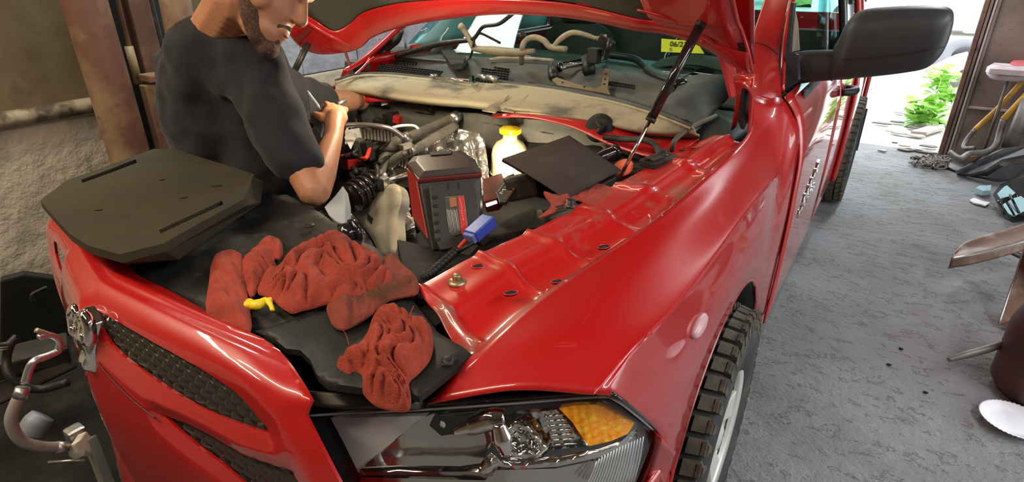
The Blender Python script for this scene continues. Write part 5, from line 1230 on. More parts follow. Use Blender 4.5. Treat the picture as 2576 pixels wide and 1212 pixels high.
# tall red and black battery tool
bt = thing('cordless_work_light', 'tall red and black cordless tool with red label beside the blue connector', 'power tool', loc=at(1130, 620, z=.98))
bl = [at(1087, 630, z=.985), at(1204, 610, z=.985), at(1216, 560, z=.985), at(1041, 560, z=.985)]
sl = [at(1054, 456, z=1.140), at(1211, 442, z=1.140), at(1209, 420, z=1.140), at(1025, 418, z=1.140)]
hexa('tool_body', bl, sl, TOOLBLK, bt, bev=.004)
cl_ = [at(1050, 462, z=1.136), at(1213, 447, z=1.136), at(1214, 430, z=1.137), at(1021, 412, z=1.137)]
hexa('tool_cap', cl_, [at(1053, 450, z=1.150), at(1212, 434, z=1.150), at(1196, 402, z=1.156), at(1158, 376, z=1.156), at(1040, 392, z=1.156), at(1023, 410, z=1.150)][:0] or [at(1052, 450, z=1.150), at(1212, 435, z=1.150), at(1210, 426, z=1.150), at(1023, 410, z=1.148)], REDTOOL, bt, bev=.004)
six_lo = [at(1053, 449, z=1.150), at(1212, 434, z=1.150), at(1196, 401, z=1.155), at(1159, 377, z=1.158), at(1040, 393, z=1.156), at(1023, 411, z=1.150)]
six_hi = [at(1068, 430, z=1.166), at(1190, 420, z=1.166), at(1178, 398, z=1.168), at(1150, 380, z=1.168), at(1052, 394, z=1.168), at(1046, 404, z=1.166)]
hexa('tool_top', six_lo, six_hi, TOOLTOP, bt, bev=.003)
prism('top_recess', [at(1080, 383, z=1.170), at(1138, 379, z=1.170), at(1134, 386, z=1.171), at(1084, 390, z=1.171)], (0, 0, -.003), DEEP, bt)
# red side
hexa('side_panel', [bl[0].lerp(bl[3], .18)+Vector((-.004, 0, .02)), bl[3]+Vector((-.004, 0, .02)), sl[3]+Vector((-.004, 0, -.006)), sl[0].lerp(sl[3], .18)+Vector((-.004, 0, -.006))],
     [v+Vector((.006, .002, 0)) for v in (bl[0].lerp(bl[3], .18)+Vector((-.004, 0, .02)), bl[3]+Vector((-.004, 0, .02)), sl[3]+Vector((-.004, 0, -.006)), sl[0].lerp(sl[3], .18)+Vector((-.004, 0, -.006)))], REDPL, bt)
BF = plane3((1072, 466, 'z', 1.135), (1190, 456, 'z', 1.135), (1140, 628, 'z', .995))
prism('battery_pack', [BF(px, py, .018) for px, py in ((1078, 468), (1190, 458), (1200, 500), (1206, 600), (1172, 622), (1108, 633), (1094, 610), (1084, 530))], tuple(BF.n*-.022), TOOLBLK, bt, .003)
for k in range(6):
    y = 500+k*21
    prism('battery_rib', [BF(1086+k*1.5, y, .020), BF(1098+k*1.5, y-2, .020), BF(1098+k*1.5, y+5, .020), BF(1087+k*1.5, y+7, .020)], tuple(BF.n*-.003), DEEP, bt)
for x in (1124, 1150): prism('battery_notch', [BF(x, 467, .020), BF(x+3, 467, .020), BF(x+4, 480, .020), BF(x+1, 480, .020)], tuple(BF.n*-.002), DEEP, bt)
lab = prism('battery_label', [BF(1117, 503, .0195), BF(1165, 498, .0195), BF(1175, 590, .0195), BF(1140, 598, .0195), BF(1129, 590, .0195)], tuple(BF.n*-.001), mat('label_black', (.05, .05, .045), .5), bt)
tube('label_border', [BF(px, py, .020) for px, py in ((1117, 503), (1165, 498), (1175, 590), (1140, 598), (1129, 590), (1117, 503))], .0007, SATIN, lab, seg=5, n=1, smooth_path=False)
prism('label_red_band', [BF(1149, 500, .0202), BF(1165, 498.5, .0202), BF(1174, 589, .0202), BF(1158, 593, .0202)], tuple(BF.n*-.0006), mat('label_red', (.55, .03, .02), .45), lab)
prism('label_orange_band', [BF(1128, 504, .0202), BF(1146, 502, .0202), BF(1148, 524, .0202), BF(1131, 527, .0202)], tuple(BF.n*-.0006), mat('label_orange', (.35, .12, .04), .6), lab)
LW = mat('label_white', (.8, .78, .7), .6)
text_on('label_lettering', 'M18', (1158, 533), (1163, 560), -9, BF, LW, lab, .0002, .0206)
text_on('label_lettering', 'REDLITHIUM', (1153, 504), (1160, 531), -6, BF, LW, lab, .0002, .0206)
for k in range(10):
    tube('label_print', [BF(1123.5+k*2.6, 532+(k % 3)*1.5, .0203), BF(1132+k*2.5, 590-(k % 4)*3, .0203)], .00035, LW, lab, seg=4)

# second, black battery with the lamp head behind it
b2 = thing('drill_battery', 'black tool battery with a printed end label lying beneath the dark brown sheet', 'battery', loc=at(1300, 520, z=1.0))
KA = at(1272, 478, z=1.045); KB = at(1345, 462, z=1.06); kd = (KB-KA).normalized()
box('battery_case', KA.lerp(KB, .5), ((KB-KA).length, .072, .060), TOOLBLK, b2, ux=kd, uy=RT*.3+UP+FW*-.2, bev=.010)
LBF = plane3((1245, 482, 'z', 1.045), (1275, 440, 'z', 1.075), (1300, 480, 'z', 1.055))
prism('end_label', [LBF(px, py, .004) for px, py in ((1248, 484), (1276, 444), (1294, 438), (1298, 476), (1272, 512), (1256, 508))], tuple(LBF.n*-.012), TOOLBLK, b2, .002)
text_on('end_lettering', 'M18', (1264, 492), (1288, 462), 12, LBF, LW, b2, .0003, .0048)
text_on('end_lettering', 'XC 5.0', (1270, 505), (1296, 476), 6, LBF, mat('orange_print', (.6, .2, .05), .5), b2, .0003, .0048)
text_on('end_lettering', 'LITHIUM-ION', (1256, 484), (1280, 449), 5, LBF, LW, b2, .0003, .0048)
wlp = thing('red_work_lamp', 'dark red work lamp shining on the yellow-capped bottle, between the tall tool and black battery', 'lamp', loc=at(1240, 500, z=1.0))
prism('lamp_body', [at(1214, 450, z=1.03), at(1262, 434, z=1.04), at(1275, 470, z=1.03), at(1250, 500, z=1.02), at(1216, 506, z=1.02)], (-.01, .03, -.05), REDTOOL, wlp, .004)
LED = mat('led_light', (1, .95, .8), .5, emit=(1.0, .90, .66), es=9)
prism('light_leak_strip', [at(1222, 512, z=1.025), at(1248, 504, z=1.028), at(1249, 509, z=1.028), at(1223, 518, z=1.025)], (0, .004, -.004), LED, wlp)  # glowing strip drawn for work light leaking out below the lamp
lp_ = at(1262, 437, z=1.035)+Vector((-.005, .035, 0)); tgt = Vector(base)+Vector((0, 0, .06))
prism('led_face', [lp_+Vector((-.03, 0, -.02)), lp_+Vector((.03, .008, -.02)), lp_+Vector((.03, .012, .02)), lp_+Vector((-.03, .004, .02))], (0, -.006, 0), LED, wlp)
l = bpy.data.lights.new('work_lamp_light', 'AREA'); l.shape = 'RECTANGLE'; l.size = .06; l.size_y = .04; l.energy = 2.2; l.color = (1, .86, .60)
lo = bpy.data.objects.new('work_lamp_light', l); COL.objects.link(lo); lo.location = lp_+Vector((0, .012, .012)); lo.rotation_euler = (tgt-lo.location).to_track_quat('-Z', 'Y').to_euler()
l = bpy.data.lights.new('bay_fill_light', 'POINT'); l.energy = 8.5; l.shadow_soft_size = .05; l.color = (1, .84, .58)
lo = bpy.data.objects.new('bay_fill_light', l); COL.objects.link(lo); lo.location = (-.16, 1.05, 1.40)  # added fill over the engine, no lamp hangs here
# yellow clip
yc = tube('yellow_clip', [at(626, 760, z=1.09), at(645, 768, z=1.095), at(668, 756, z=1.095), at(680, 766, z=1.095), at(686, 781, z=1.09)], [.008, .009, .007, .0045, .004], YELLOW, seg=10)
box('clip_loop', at(650, 764, z=1.092), (.050, .016, .014), YELLOW, yc, ux=at(675, 760, z=1.09)-at(630, 768, z=1.09), bev=.004)
tag(yc, 'bright yellow plastic clip between the folded towel and the crumpled towel', 'clip')

# --- loose parts and tools lying on the cowl
def az(a, b, c): return at(a, b, y=1.87) if (c >= 1.27 and b < 150) else at(a, b, z=c)
def pth(name, label, cat, L, r, m, z=None, **k):
    o = tube(name, [az(a, b, c) for a, b, c in L], r, m, **k); tag(o, label, cat); return o
h1 = pth('wiper_hose', 'long bent dark hose rising over the cowl towards the hood edge', 'hose', [(995, 142, 1.27), (1040, 128, 1.28), (1100, 112, 1.29), (1150, 104, 1.30), (1190, 98, 1.32), (1215, 68, 1.35), (1255, 60, 1.38), (1290, 34, 1.40)], [.010, .013, .014, .010, .008, .008, .009], DARKMETAL, seg=12)
pth('thin_hose', 'thin black hose looping down in front of the windshield to the dark tray', 'hose', [(1258, 108, 1.28), (1235, 96, 1.29), (1208, 84, 1.31), (1195, 95, 1.30), (1190, 120, 1.28), (1182, 145, 1.25), (1160, 172, 1.235), (1140, 165, 1.24)], .0055, BLACK, seg=8)
wl_ = thing('wiper_linkage', 'dusty tan wiper linkage with bent tubes and black motor lying across the cowl', 'wiper linkage', loc=at(1350, 150, z=1.25))
def wt(name, L, r, m=BEIGE, seg=12): return tube(name, [az(a, b, c) for a, b, c in L], r, m, wl_, seg=seg)
wt('bent_tube', [(1312, 158, 1.26), (1313, 125, 1.29), (1322, 102, 1.31), (1345, 94, 1.32), (1368, 102, 1.31), (1385, 118, 1.29), (1425, 124, 1.28)], .0125)
wt('bent_tube', [(1388, 122, 1.28), (1410, 98, 1.30), (1440, 82, 1.32), (1475, 88, 1.32), (1500, 96, 1.31), (1525, 90, 1.31)], [.008, .012, .010, .008, .006])
wt('link_arm', [(1190, 122, 1.27), (1240, 128, 1.27), (1300, 132, 1.27), (1345, 128, 1.27)], [.012, .020, .018, .010])
wt('link_arm', [(1232, 150, 1.255), (1280, 146, 1.26), (1330, 148, 1.26), (1392, 152, 1.26)], [.006, .011, .010, .008])
wt('link_stub', [(1160, 68, 1.34), (1175, 88, 1.32), (1192, 118, 1.28)], [.012, .012, .015])
wt('stub_cap', [(1157, 64, 1.345), (1166, 72, 1.335)], .015)
wt('link_end', [(1306, 95, 1.315), (1318, 86, 1.325)], .014, DARKMETAL)
wt('wiper_motor', [(1478, 150, 1.27), (1482, 178, 1.255)], .028, BLACK)
box('motor_box', at(1495, 140, y=1.87), (.05, .04, .06), BLACK, wl_, bev=.006)
box('motor_bracket', at(1525, 105, y=1.87), (.07, .03, .03), DARKMETAL, wl_, ux=RT-UP*.6, bev=.004)
wt('crank_post', [(1535, 100, 1.31), (1530, 125, 1.28), (1522, 150, 1.26)], .012, DARKMETAL)
wt('link_rod', [(1412, 172, 1.26), (1470, 160, 1.265), (1528, 152, 1.27)], .007, STEEL)
wt('link_rod', [(1405, 158, 1.265), (1460, 150, 1.27)], .006, DARKMETAL)
lathe('ball_joint', at(1408, 168, z=1.26), [(.004, -.014), (.020, -.010), (.024, 0), (.018, .012), (.004, .014)], GLOSSBLK, wl_, axis=RT)
wt('motor_plate', [(1390, 168, 1.25), (1392, 192, 1.24)], .022, DARKMETAL)
RB = plane3((1395, 200, 'z', 1.235), (1535, 235, 'z', 1.215), (1525, 170, 'z', 1.28))
br = pshape('rusty_bracket', [(1388, 200), (1400, 194), (1440, 208), (1495, 222), (1512, 216), (1522, 172), (1535, 172), (1528, 222), (1536, 238), (1510, 232), (1440, 220), (1402, 214)], RB, mat('rusty_tan_bracket', (.20, .145, .08), .6, .3, bump=(40, .3, .003)), None, 5, None, back(RB, .005))
tag(br, 'rusty tan angle bracket lying in front of the wiper motor', 'bracket')
for a, b in ((1524, 186), (1522, 200), (1520, 212), (1415, 208), (1470, 219)):
    lathe('bracket_hole', RB(a, b, .002), [(.005, 0), (.004, .001), (.001, .001)], DEEP, br, axis=RB.n, seg=8)
pk = thing('hook_pick', 'long steel pick with a red collar lying at the far end of the cowl', 'tool', loc=at(1000, 130, z=1.26))
tube('pick_shaft', [at(950, 131, z=1.26), at(972, 134, z=1.262), at(1000, 128, z=1.27), at(1035, 121, z=1.28)], .0035, STEEL, pk, seg=8)
tube('pick_collar', [at(1033, 121, z=1.28), at(1056, 117, z=1.285)], .013, mat('bright_red_collar', (.75, .04, .02), .4), pk, seg=16)
wr = thing('combination_wrench', 'chrome combination wrench lying along the weatherstrip', 'wrench', loc=at(1140, 198, z=1.235))
tube('wrench_shank', [at(1098, 194, z=1.236), at(1180, 205, z=1.236)], .006, CHROME, wr, seg=8)
lathe('ring_end', at(1091, 192, z=1.232), [(.008, 0), (.016, 0), (.017, .004), (.016, .009), (.008, .009)], CHROME, wr, seg=18)
prism('open_end', [at(a, b, z=1.232) for a, b in ((1180, 200), (1192, 194), (1202, 198), (1194, 203), (1195, 208), (1203, 210), (1195, 215), (1182, 210))], (0, 0, .008), CHROME, wr, .001)
so = tube('deep_socket', [at(1204, 192, z=1.24), at(1226, 196, z=1.24)], .012, STEEL, seg=18); tube('socket_neck', [at(1226, 196, z=1.24), at(1250, 200, z=1.24)], .0135, SATIN, so, seg=18)
tag(so, 'short steel deep socket lying right of the chrome wrench on the cowl', 'socket')
tr = prism('dark_tray', [at(a, b, z=1.235) for a, b in ((1110, 140), (1135, 126), (1150, 150), (1172, 158), (1165, 175), (1135, 178))], (0, 0, .03), TOOLBLK, None, .005)
tag(tr, 'small dark plastic tray under the thin black hose on the cowl', 'tray')
st = pth('rolled_cable', 'thin white tipped wire standing up behind the long bent hose', 'wire', [(1108, 105, 1.29), (1112, 92, 1.31), (1122, 80, 1.33), (1128, 70, 1.345)], .003, WHITEM, seg=6)
rh = pth('hinge_hose', 'crumpled dark bracket and hose pile at the far corner of the cowl', 'bracket', [(935, 160, 1.22), (960, 140, 1.25), (975, 118, 1.28), (1000, 100, 1.30), (1012, 78, 1.33)], [.02, .03, .022, .016, .008], DARKMETAL, seg=8)
tube('bracket_leg', [at(955, 100, z=1.30), at(960, 125, z=1.27), at(975, 140, z=1.25)], .006, DARKMETAL, rh, seg=6)
tube('bracket_leg', [at(1020, 100, z=1.30), at(1022, 140, z=1.25)], .006, HOSE, rh, seg=6)
box('bracket_block', at(900, 165, z=1.22), (.10, .08, .05), COWLM, rh, bev=.01)

# ---------------------------------------------------------------- the man
def blob(name, elems, voxel, m, parent=None, smooth=6, fac=0.5, disp=None):
    """one continuous skin grown over overlapping balls"""
    bm = bmesh.new()
    src = bmesh.new(); bmesh.ops.create_icosphere(src, subdivisions=2, radius=1.0)
    sv = [v.co.copy() for v in src.verts]; sf = [[v.index for v in f.verts] for f in src.faces]; src.free()
    V, F = [], []
    def ball(c, X, Y, Z):
        n = len(V)
        for v in sv: V.append(c+X*v.x+Y*v.y+Z*v.z)
        for f in sf: F.append(tuple(n+i for i in f))
    for e in elems:
        if e[0] == 'c':
            p, r, q, t = Vector(e[1]), e[2], Vector(e[3]), e[4]
            n = max(1, int((q-p).length/(0.28*min(r, t))))
            for i in range(n+1):
                k = i/n; rr = r+(t-r)*k; c = p.lerp(q, k); ball(c, Vector((rr, 0, 0)), Vector((0, rr, 0)), Vector((0, 0, rr)))
        else:
            c, (a, b, cc), ux, uy = Vector(e[1]), e[2], Vector(e[3]).normalized(), Vector(e[4])
            uy = (uy-ux*uy.dot(ux)).normalized(); uz = ux.cross(uy); ball(c, ux*a, uy*b, uz*cc)
    bm.free()
    o = mesh_obj(name, V, F, m, parent)
    r = o.modifiers.new('skin', 'REMESH'); r.mode = 'VOXEL'; r.voxel_size = voxel; r.use_smooth_shade = True
    if smooth:
        s = o.modifiers.new('soft', 'SMOOTH'); s.factor = fac; s.iterations = smooth
    return o
def D_(px, py, d): return at(px, py, d=d)
man = thing('person', 'man in a dark t-shirt with short beard leaning over the engine bay, facing right', 'person', loc=(-1.12, 0.80, 0))
HS = 1.18
F_ = (RT*.84-UP*.54).normalized(); U_ = (RT*.54+UP*.84).normalized(); S_ = F_.cross(U_).normalized()   # S_: away from the near ear
if S_.dot(FW) < 0: S_ = -S_
hc = D_(655, -8, 1.60)
def hp(f, s, u): return hc+(F_*f+S_*s+U_*u)*HS
def el(f, s, u, a, b, c): return ('e', hp(f, s, u), (a*HS, b*HS, c*HS), F_, S_)
shR = D_(655, 205, 1.72); elb = D_(790, 478, 1.66); wri = D_(838, 350, 1.80); hnd = D_(843, 298, 1.86)
neckb = D_(553, 85, 1.74)
skin = [el(-.012, 0, .055, .100, .080, .092), el(.03, 0, -.005, .066, .062, .068), el(.040, 0, -.055, .055, .052, .040), el(.072, 0, -.086, .027, .026, .021),
        el(.062, .0, .075, .040, .058, .040), ('c', hp(.088, 0, .045), .010*HS, hp(.110, 0, .005), .013*HS), el(.106, 0, -.002, .013, .018, .010),
        el(.078, 0, -.040, .022, .028, .024), el(.092, 0, -.036, .009, .018, .006), el(.090, 0, -.050, .009, .016, .006), el(.030, -.058, -.005, .030, .018, .03), el(.030, .058, -.005, .030, .018, .03),
        el(-.005, -.080, .015, .018, .008, .032), el(-.005, .080, .015, .018, .008, .032),
        ('c', hp(-.035, 0, -.03), .066*HS, neckb+FW*.0, .084), ('c', neckb, .084, D_(575, 150, 1.78), .10),
        ('c', D_(700, 310, 1.69), .058, elb, .047), ('c', elb, .047, elb.lerp(wri, .3), .046), ('c', elb.lerp(wri, .3), .046, wri, .029), ('c', wri, .029, hnd, .032)]
# right hand: palm and five curled fingers around a wrench on the far fender
hx = (hnd-wri).normalized(); hs = (FW*.55+RT*.8).normalized(); hs = (hs-hx*hs.dot(hx)).normalized(); hn = hx.cross(hs)
if hn.dot(FW) > 0: hn = -hn      # back of the hand faces the camera
def hh(a, b, c): return hnd+hx*a+hs*b-hn*c
skin.append(('e', hh(.020, .0, .004), (.046, .042, .020), hx, hs))
for k, (b, L) in enumerate(((-.030, .036), (-.010, .042), (.010, .040), (.029, .032))):
    p0, p1, p2, p3 = hh(.052, b, -.004), hh(.052+L*.55, b*1.05, .012), hh(.052+L*.45, b*1.05, .012+L*.8), hh(.040+L*.1, b, .016+L*1.05)
    skin += [('c', p0, .0105, p1, .0098), ('c', p1, .0098, p2, .0090), ('c', p2, .0088, p3, .0078)]
t0, t1, t2, t3 = hh(-.005, -.036, .010), hh(.020, -.056, .024), hh(.042, -.054, .040), hh(.058, -.040, .048)
skin += [('c', t0, .015, t1, .0125), ('c', t1, .0125, t2, .0105), ('c', t2, .0105, t3, .009)]
# left arm reaches down behind the engine
shL = shR+FW*.30-RT*.04+UP*.02; elL = Vector((-.62, 1.30, 1.16)); haL = Vector((-.70, 1.42, 1.13))
skin += [('c', shL+(elL-shL)*.45, .05, elL, .042), ('c', elL, .042, haL, .030), ('e', haL, (.05, .04, .03), RT, UP)]
body = blob('body', skin, .0048, SKIN, man, 5)
for s_ in (-1, 1):
    e = hp(.082, s_*.032, .045)
    eye = lathe('eye', e-F_*.010, [(.001, -.012), (.010, -.006), (.0125, 0), (.010, .006), (.001, .012)], WHITEM, man, axis=F_, seg=14)
    lathe('iris', e+F_*.001, [(.006, 0), (.005, .0015), (.001, .002)], HAIR, eye, axis=F_, seg=12)
# hair, beard
tube('lips', [hp(.086, -.020, -.043), hp(.0975, 0, -.043), hp(.086, .020, -.043)], .0045*HS, mat('lip', (.36, .12, .08), .5), man, seg=8)
hair = blob('hair', [el(-.028, 0, .075, .098, .086, .088), el(-.065, 0, .02, .050, .070, .06)], .008, HAIR, man, 4)
bd = []
for s_ in (-1, 1):
    J = [hp(.010, s_*.052, .020), hp(.012, s_*.050, -.020), hp(.028, s_*.044, -.050), hp(.052, s_*.026, -.076), hp(.066, 0, -.082)]
    for (a, b), (r1_, r2_) in zip(zip(J, J[1:]), ((.024, .024), (.024, .022), (.022, .022), (.022, .026))): bd.append(('c', a, r1_*HS, b, r2_*HS))
    bd.append(('c', hp(.094, 0, -.026), .0085, hp(.082, s_*.022, -.034), .008))
    bd.append(('c', hp(.080, s_*.020, -.036), .009, hp(.070, s_*.020, -.070), .012))
bd.append(el(.078, 0, -.088, .0245, .029, .0235)); bd.append(el(.086, 0, -.066, .012, .012, .012))
BEARD = mat('short_beard', (0.060, 0.032, 0.020), .85, bump=(300, 1.0, .003), vary=(170, (.14, .070, .040), .45, .6))
blob('beard', bd, .0042, BEARD, man, 3)
# shirt
hipc = Vector((-0.98, 0.84, 0.90)); wst = D_(588, 420, 2.06); che = D_(562, 262, 1.93); upb = D_(560, 155, 1.84)
back_ax = (upb-wst).normalized()
shirt = [('e', wst, (.20, .155, .22), RT, FW), ('e', che, (.198, .19, .24), RT, FW), ('e', upb, (.17, .20, .13), RT, FW), ('e', D_(553, 205, 1.89), (.190, .19, .17), RT, FW), ('e', D_(575, 340, 2.0), (.198, .18, .20), RT, FW),
         ('c', D_(530, 112, 1.80), .090, D_(575, 122, 1.74), .085), ('c', upb+RT*.02, .14, shR, .092), ('c', D_(522, 98, 1.76), .078, D_(600, 128, 1.70), .082), ('c', D_(600, 128, 1.70), .082, D_(668, 168, 1.70), .075),
         ('c', shR, .094, D_(705, 330, 1.69), .086), ('c', D_(705, 330, 1.69), .086, D_(752, 412, 1.675), .072),
         ('c', upb+RT*.06, .12, shL, .095), ('c', shL, .09, shL+(elL-shL)*.5, .07),
         ('c', D_(640, 250, 1.86), .13, D_(680, 420, 1.95), .15), ('c', wst, .18, D_(690, 560, 2.05), .15), ('c', D_(590, 440, 2.06), .16, hipc, .15)]
sh_ = blob('shirt', shirt, .0095, SHIRT, man, 26)
nz = bpy.data.textures.new('cloth_folds', 'CLOUDS'); nz.noise_scale = .10; nz.noise_depth = 1
dm = sh_.modifiers.new('folds', 'DISPLACE'); dm.texture = nz; dm.strength = .030; dm.mid_level = .5; dm.texture_coords = 'LOCAL'
prism('shirt_front', [D_(772, 225, 1.90), D_(800, 262, 1.90), D_(812, 320, 1.90), D_(806, 345, 1.90), D_(780, 300, 1.90)], FW*.02, GREYCLOTH, man, .004)
# trousers and boots
JEANS = mat('dark_work_trousers', (0.03, 0.035, 0.05), .9, bump=(200, .3, .001))
blob('trousers', [('e', hipc, (.16, .18, .15), (1, 0, 0), (0, 1, 0)), ('c', hipc+Vector((0, -.10, -.05)), .105, (-1.14, .72, .52), .075), ('c', (-1.14, .72, .52), .075, (-1.18, .70, .10), .055),
                  ('c', hipc+Vector((0, .10, -.05)), .105, (-1.16, 1.0, .52), .075), ('c', (-1.16, 1.0, .52), .075, (-1.20, 1.02, .10), .055)], .014, JEANS, man, 6)
for y in (.70, 1.02):
    blob('boot', [('c', (-1.20, y, .11), .052, (-1.20, y, .055), .055), ('c', (-1.20, y, .05), .05, (-1.02, y, .042), .042)], .009, BLACK, man, 4)
tag(tube('ratchet', [at(850, 262, d=1.95), at(868, 252, d=1.99)], .008, STEEL, seg=10), 'small steel tool tip held in the man\'s hand', 'tool')
gp = prism('grey_rag', [at(a, b, z=1.06) for a, b in ((815, 520), (842, 492), (862, 466), (868, 500), (868, 566), (845, 556), (826, 540))], (.01, .01, -.03), GREYCLOTH, None, .004)
tag(gp, 'light grey rag below the man\'s elbow beside the engine', 'rag')

# ---------------------------------------------------------------- right-hand side of the floor
lean = thing('leaning_panel', 'weathered brown wooden panel with pale trim standing at the right of the doorway', 'panel', loc=at(2360, 385, z=0))
P0 = at(2358, 385, z=0); 
box('panel_board', (P0.x+.46, P0.y+.02, 1.3), (.86, .03, 2.6), WOODP, lean, bev=.002)
for dx, wd, dep, m in ((0.02, .035, .06, RUST), (0.055, .022, .045, WOODP), (.085, .016, .05, mat('pale_worn_trim', (.42, .38, .35), .5)), (.108, .022, .04, WOODP)):
    box('panel_trim', (P0.x+dx, P0.y-.02, 1.3), (wd, dep, 2.6), m, lean, bev=.003)
box('panel_rail', (P0.x+.5, P0.y-.005, .46), (.80, .03, .02), mat('dusty_trim', (.33, .27, .24), .7), lean, bev=.003)
# outside: chain, plants, timber, tyre, stones, vans, hedge
CHN = mat('rusty_grey_chain', (.17, .145, .125), .6, .5)
ch = thing('chain', 'heap of rusty grey chain on the concrete by the doorway', 'chain', loc=at(2345, 408, z=0))
random.seed(11)
lk = bmesh.new()
n1, n2 = 14, 6
for i in range(n1):
    t = 2*math.pi*i/n1; cx_, cy_ = math.cos(t)*.020+math.copysign(.014, math.cos(t)), math.sin(t)*.018
    for j in range(n2):
        u = 2*math.pi*j/n2; r = .0065
        lk.verts.new((cx_+math.cos(t)*math.cos(u)*r, cy_+math.sin(t)*math.cos(u)*r, math.sin(u)*r))
lk.verts.ensure_lookup_table()
for i in range(n1):
    for j in range(n2):
        a, b = i*n2+j, i*n2+(j+1) % n2; c, d = ((i+1) % n1)*n2+(j+1) % n2, ((i+1) % n1)*n2+j
        lk.faces.new([lk.verts[k] for k in (a, b, c, d)])
lme = bpy.data.meshes.new('chain_link'); lk.to_mesh(lme); lk.free(); lme.materials.append(CHN)
for k in range(110):
    px = random.gauss(2352, 22) if k > 14 else 2300+k*4.2; py = random.gauss(406, 6) if k > 14 else 396+random.random()*4
    px = min(max(px, 2296), 2396); py = min(max(py, 394), 420)
    p = at(px, py, z=.012+ (random.random()*.03 if k > 14 else 0))
    o = bpy.data.objects.new('chain_link', lme); COL.objects.link(o); setp(o, ch)
    o.location = p; o.rotation_euler = (random.choice((0, 1.57, .8)), random.uniform(-.4, .4), random.uniform(0, 3.1))
LEAFM = mat('bright_green_leaf', (.22, .52, .06), .5, vary=(9, (.42, .70, .14), .4, .65))
def leaf_mesh():
    bm = bmesh.new(); P = [(0, 0, 0), (.05, .03, .012), (.075, .09, .02), (.05, .13, .012), (0, .18, 0), (-.05, .13, .012), (-.075, .09, .02), (-.05, .03, .012)]
    vs = [bm.verts.new(p) for p in P]; c = bm.verts.new((0, .09, -.006))
    for i in range(8): bm.faces.new((vs[i], vs[(i+1) % 8], c))
    me = bpy.data.meshes.new('leaf'); bm.to_mesh(me); bm.free(); me.materials.append(LEAFM); return me
lfm = leaf_mesh()
def plant(label, x0, x1, yb, yt, n, seed):
    random.seed(seed); root = at((x0+x1)/2, yb, z=0)
    t = thing('leafy_plant', label, 'plant', 'weeds outside the doorway', loc=root)
    for k in range(7):
        p = at(random.uniform(x0, x1), yb-random.random()*6, z=0); q = at(random.uniform(x0, x1), random.uniform(yt, yb-10), y=p.y)
        tube('stem', [p, p.lerp(q, .5)+Vector((.02, 0, .02)), q], .006, LEAFM, t, seg=5, n=3)
    for k in range(n):
        f = random.random(); px = random.uniform(x0, x1); py = yb-(yb-yt)*f*(1-.5*abs((px-(x0+x1)/2)/(x1-x0)))
        p = at(px, py, y=root.y+random.uniform(-.12, .2)); p.z = max(p.z, .02)
        o = bpy.data.objects.new('leaf', lfm); COL.objects.link(o); setp(o, t); s = random.uniform(.55, 1.0)
        o.location = p; o.scale = (s, s, s); o.rotation_euler = (random.uniform(-.3, .7), random.uniform(-.5, .5), random.uniform(0, 6.28))
    return t
plant('bright green leafy weeds growing right outside the doorway, nearest the panel', 2290, 2362, 315, 250, 70, 1)
plant('green leafy weeds further outside beside the timber ends', 2335, 2405, 268, 170, 70, 2)
TIMB = mat('grey_weathered_timber', (.45, .38, .32), .7, bump=(30, .3, .004), vary=(4, (.62, .56, .5), .5, .7))
def beam(label, a, b, wd, ht, yy):
    A, B = at(a[0], a[1], y=yy), at(b[0], b[1], y=yy+.3)
    o = box('timber_beam', A.lerp(B, .5), ((B-A).length, wd, ht), TIMB, None, ux=B-A, bev=.008); return tag(o, label, 'timber')
beam('thick weathered timber beam lying outside below the mirror', (2345, 188), (2425, 150), .22, .20, 9.8)
ty = thing('old_tire', 'old grey tyre leaning outside behind the timber beam', 'tire', loc=at(2395, 160, y=10.4))
tcn = at(2418, 158, y=10.6)
lathe('tire_carcass', tcn, [(.20, -.10), (.30, -.11), (.36, -.06), (.36, .06), (.30, .11), (.20, .10), (.20, -.10)], mat('pale_dusty_tyre', (.22, .21, .23), .8), ty, axis=(.35, -.75, .5), seg=36)
# debris at the threshold
random.seed(3)
DEB = [mat('debris_grey', (.42, .38, .35), .8), mat('debris_pale', (.55, .5, .42), .8), mat('debris_dark', (.16, .13, .12), .8)]
for k in range(24):
    px, py = random.uniform(2215, 2350), random.uniform(268, 385); p = at(px, py, z=.008)
    s = random.uniform(.02, .09)
    o = prism('debris_chip', [p+Vector((math.cos(t+random.uniform(-.3, .3))*s*(1.6 if k % 3 == 0 else 1), math.sin(t)*s*.6, 0)) for t in (0, 1.2, 2.4, 3.6, 5)], (0, 0, .012), random.choice(DEB))
    tag(o, 'small flat chip of debris on the ground at the doorway', 'debris', 'debris chips at the doorway')
for L, lb in (([(2290, 398), (2330, 402), (2375, 388), (2372, 380), (2335, 384)], 'flat grey board scrap by the weeds'),):
    tag(prism('board_scrap', [at(a, b-62, z=.015) for a, b in L], (0, 0, .03), TIMB), lb, 'board')
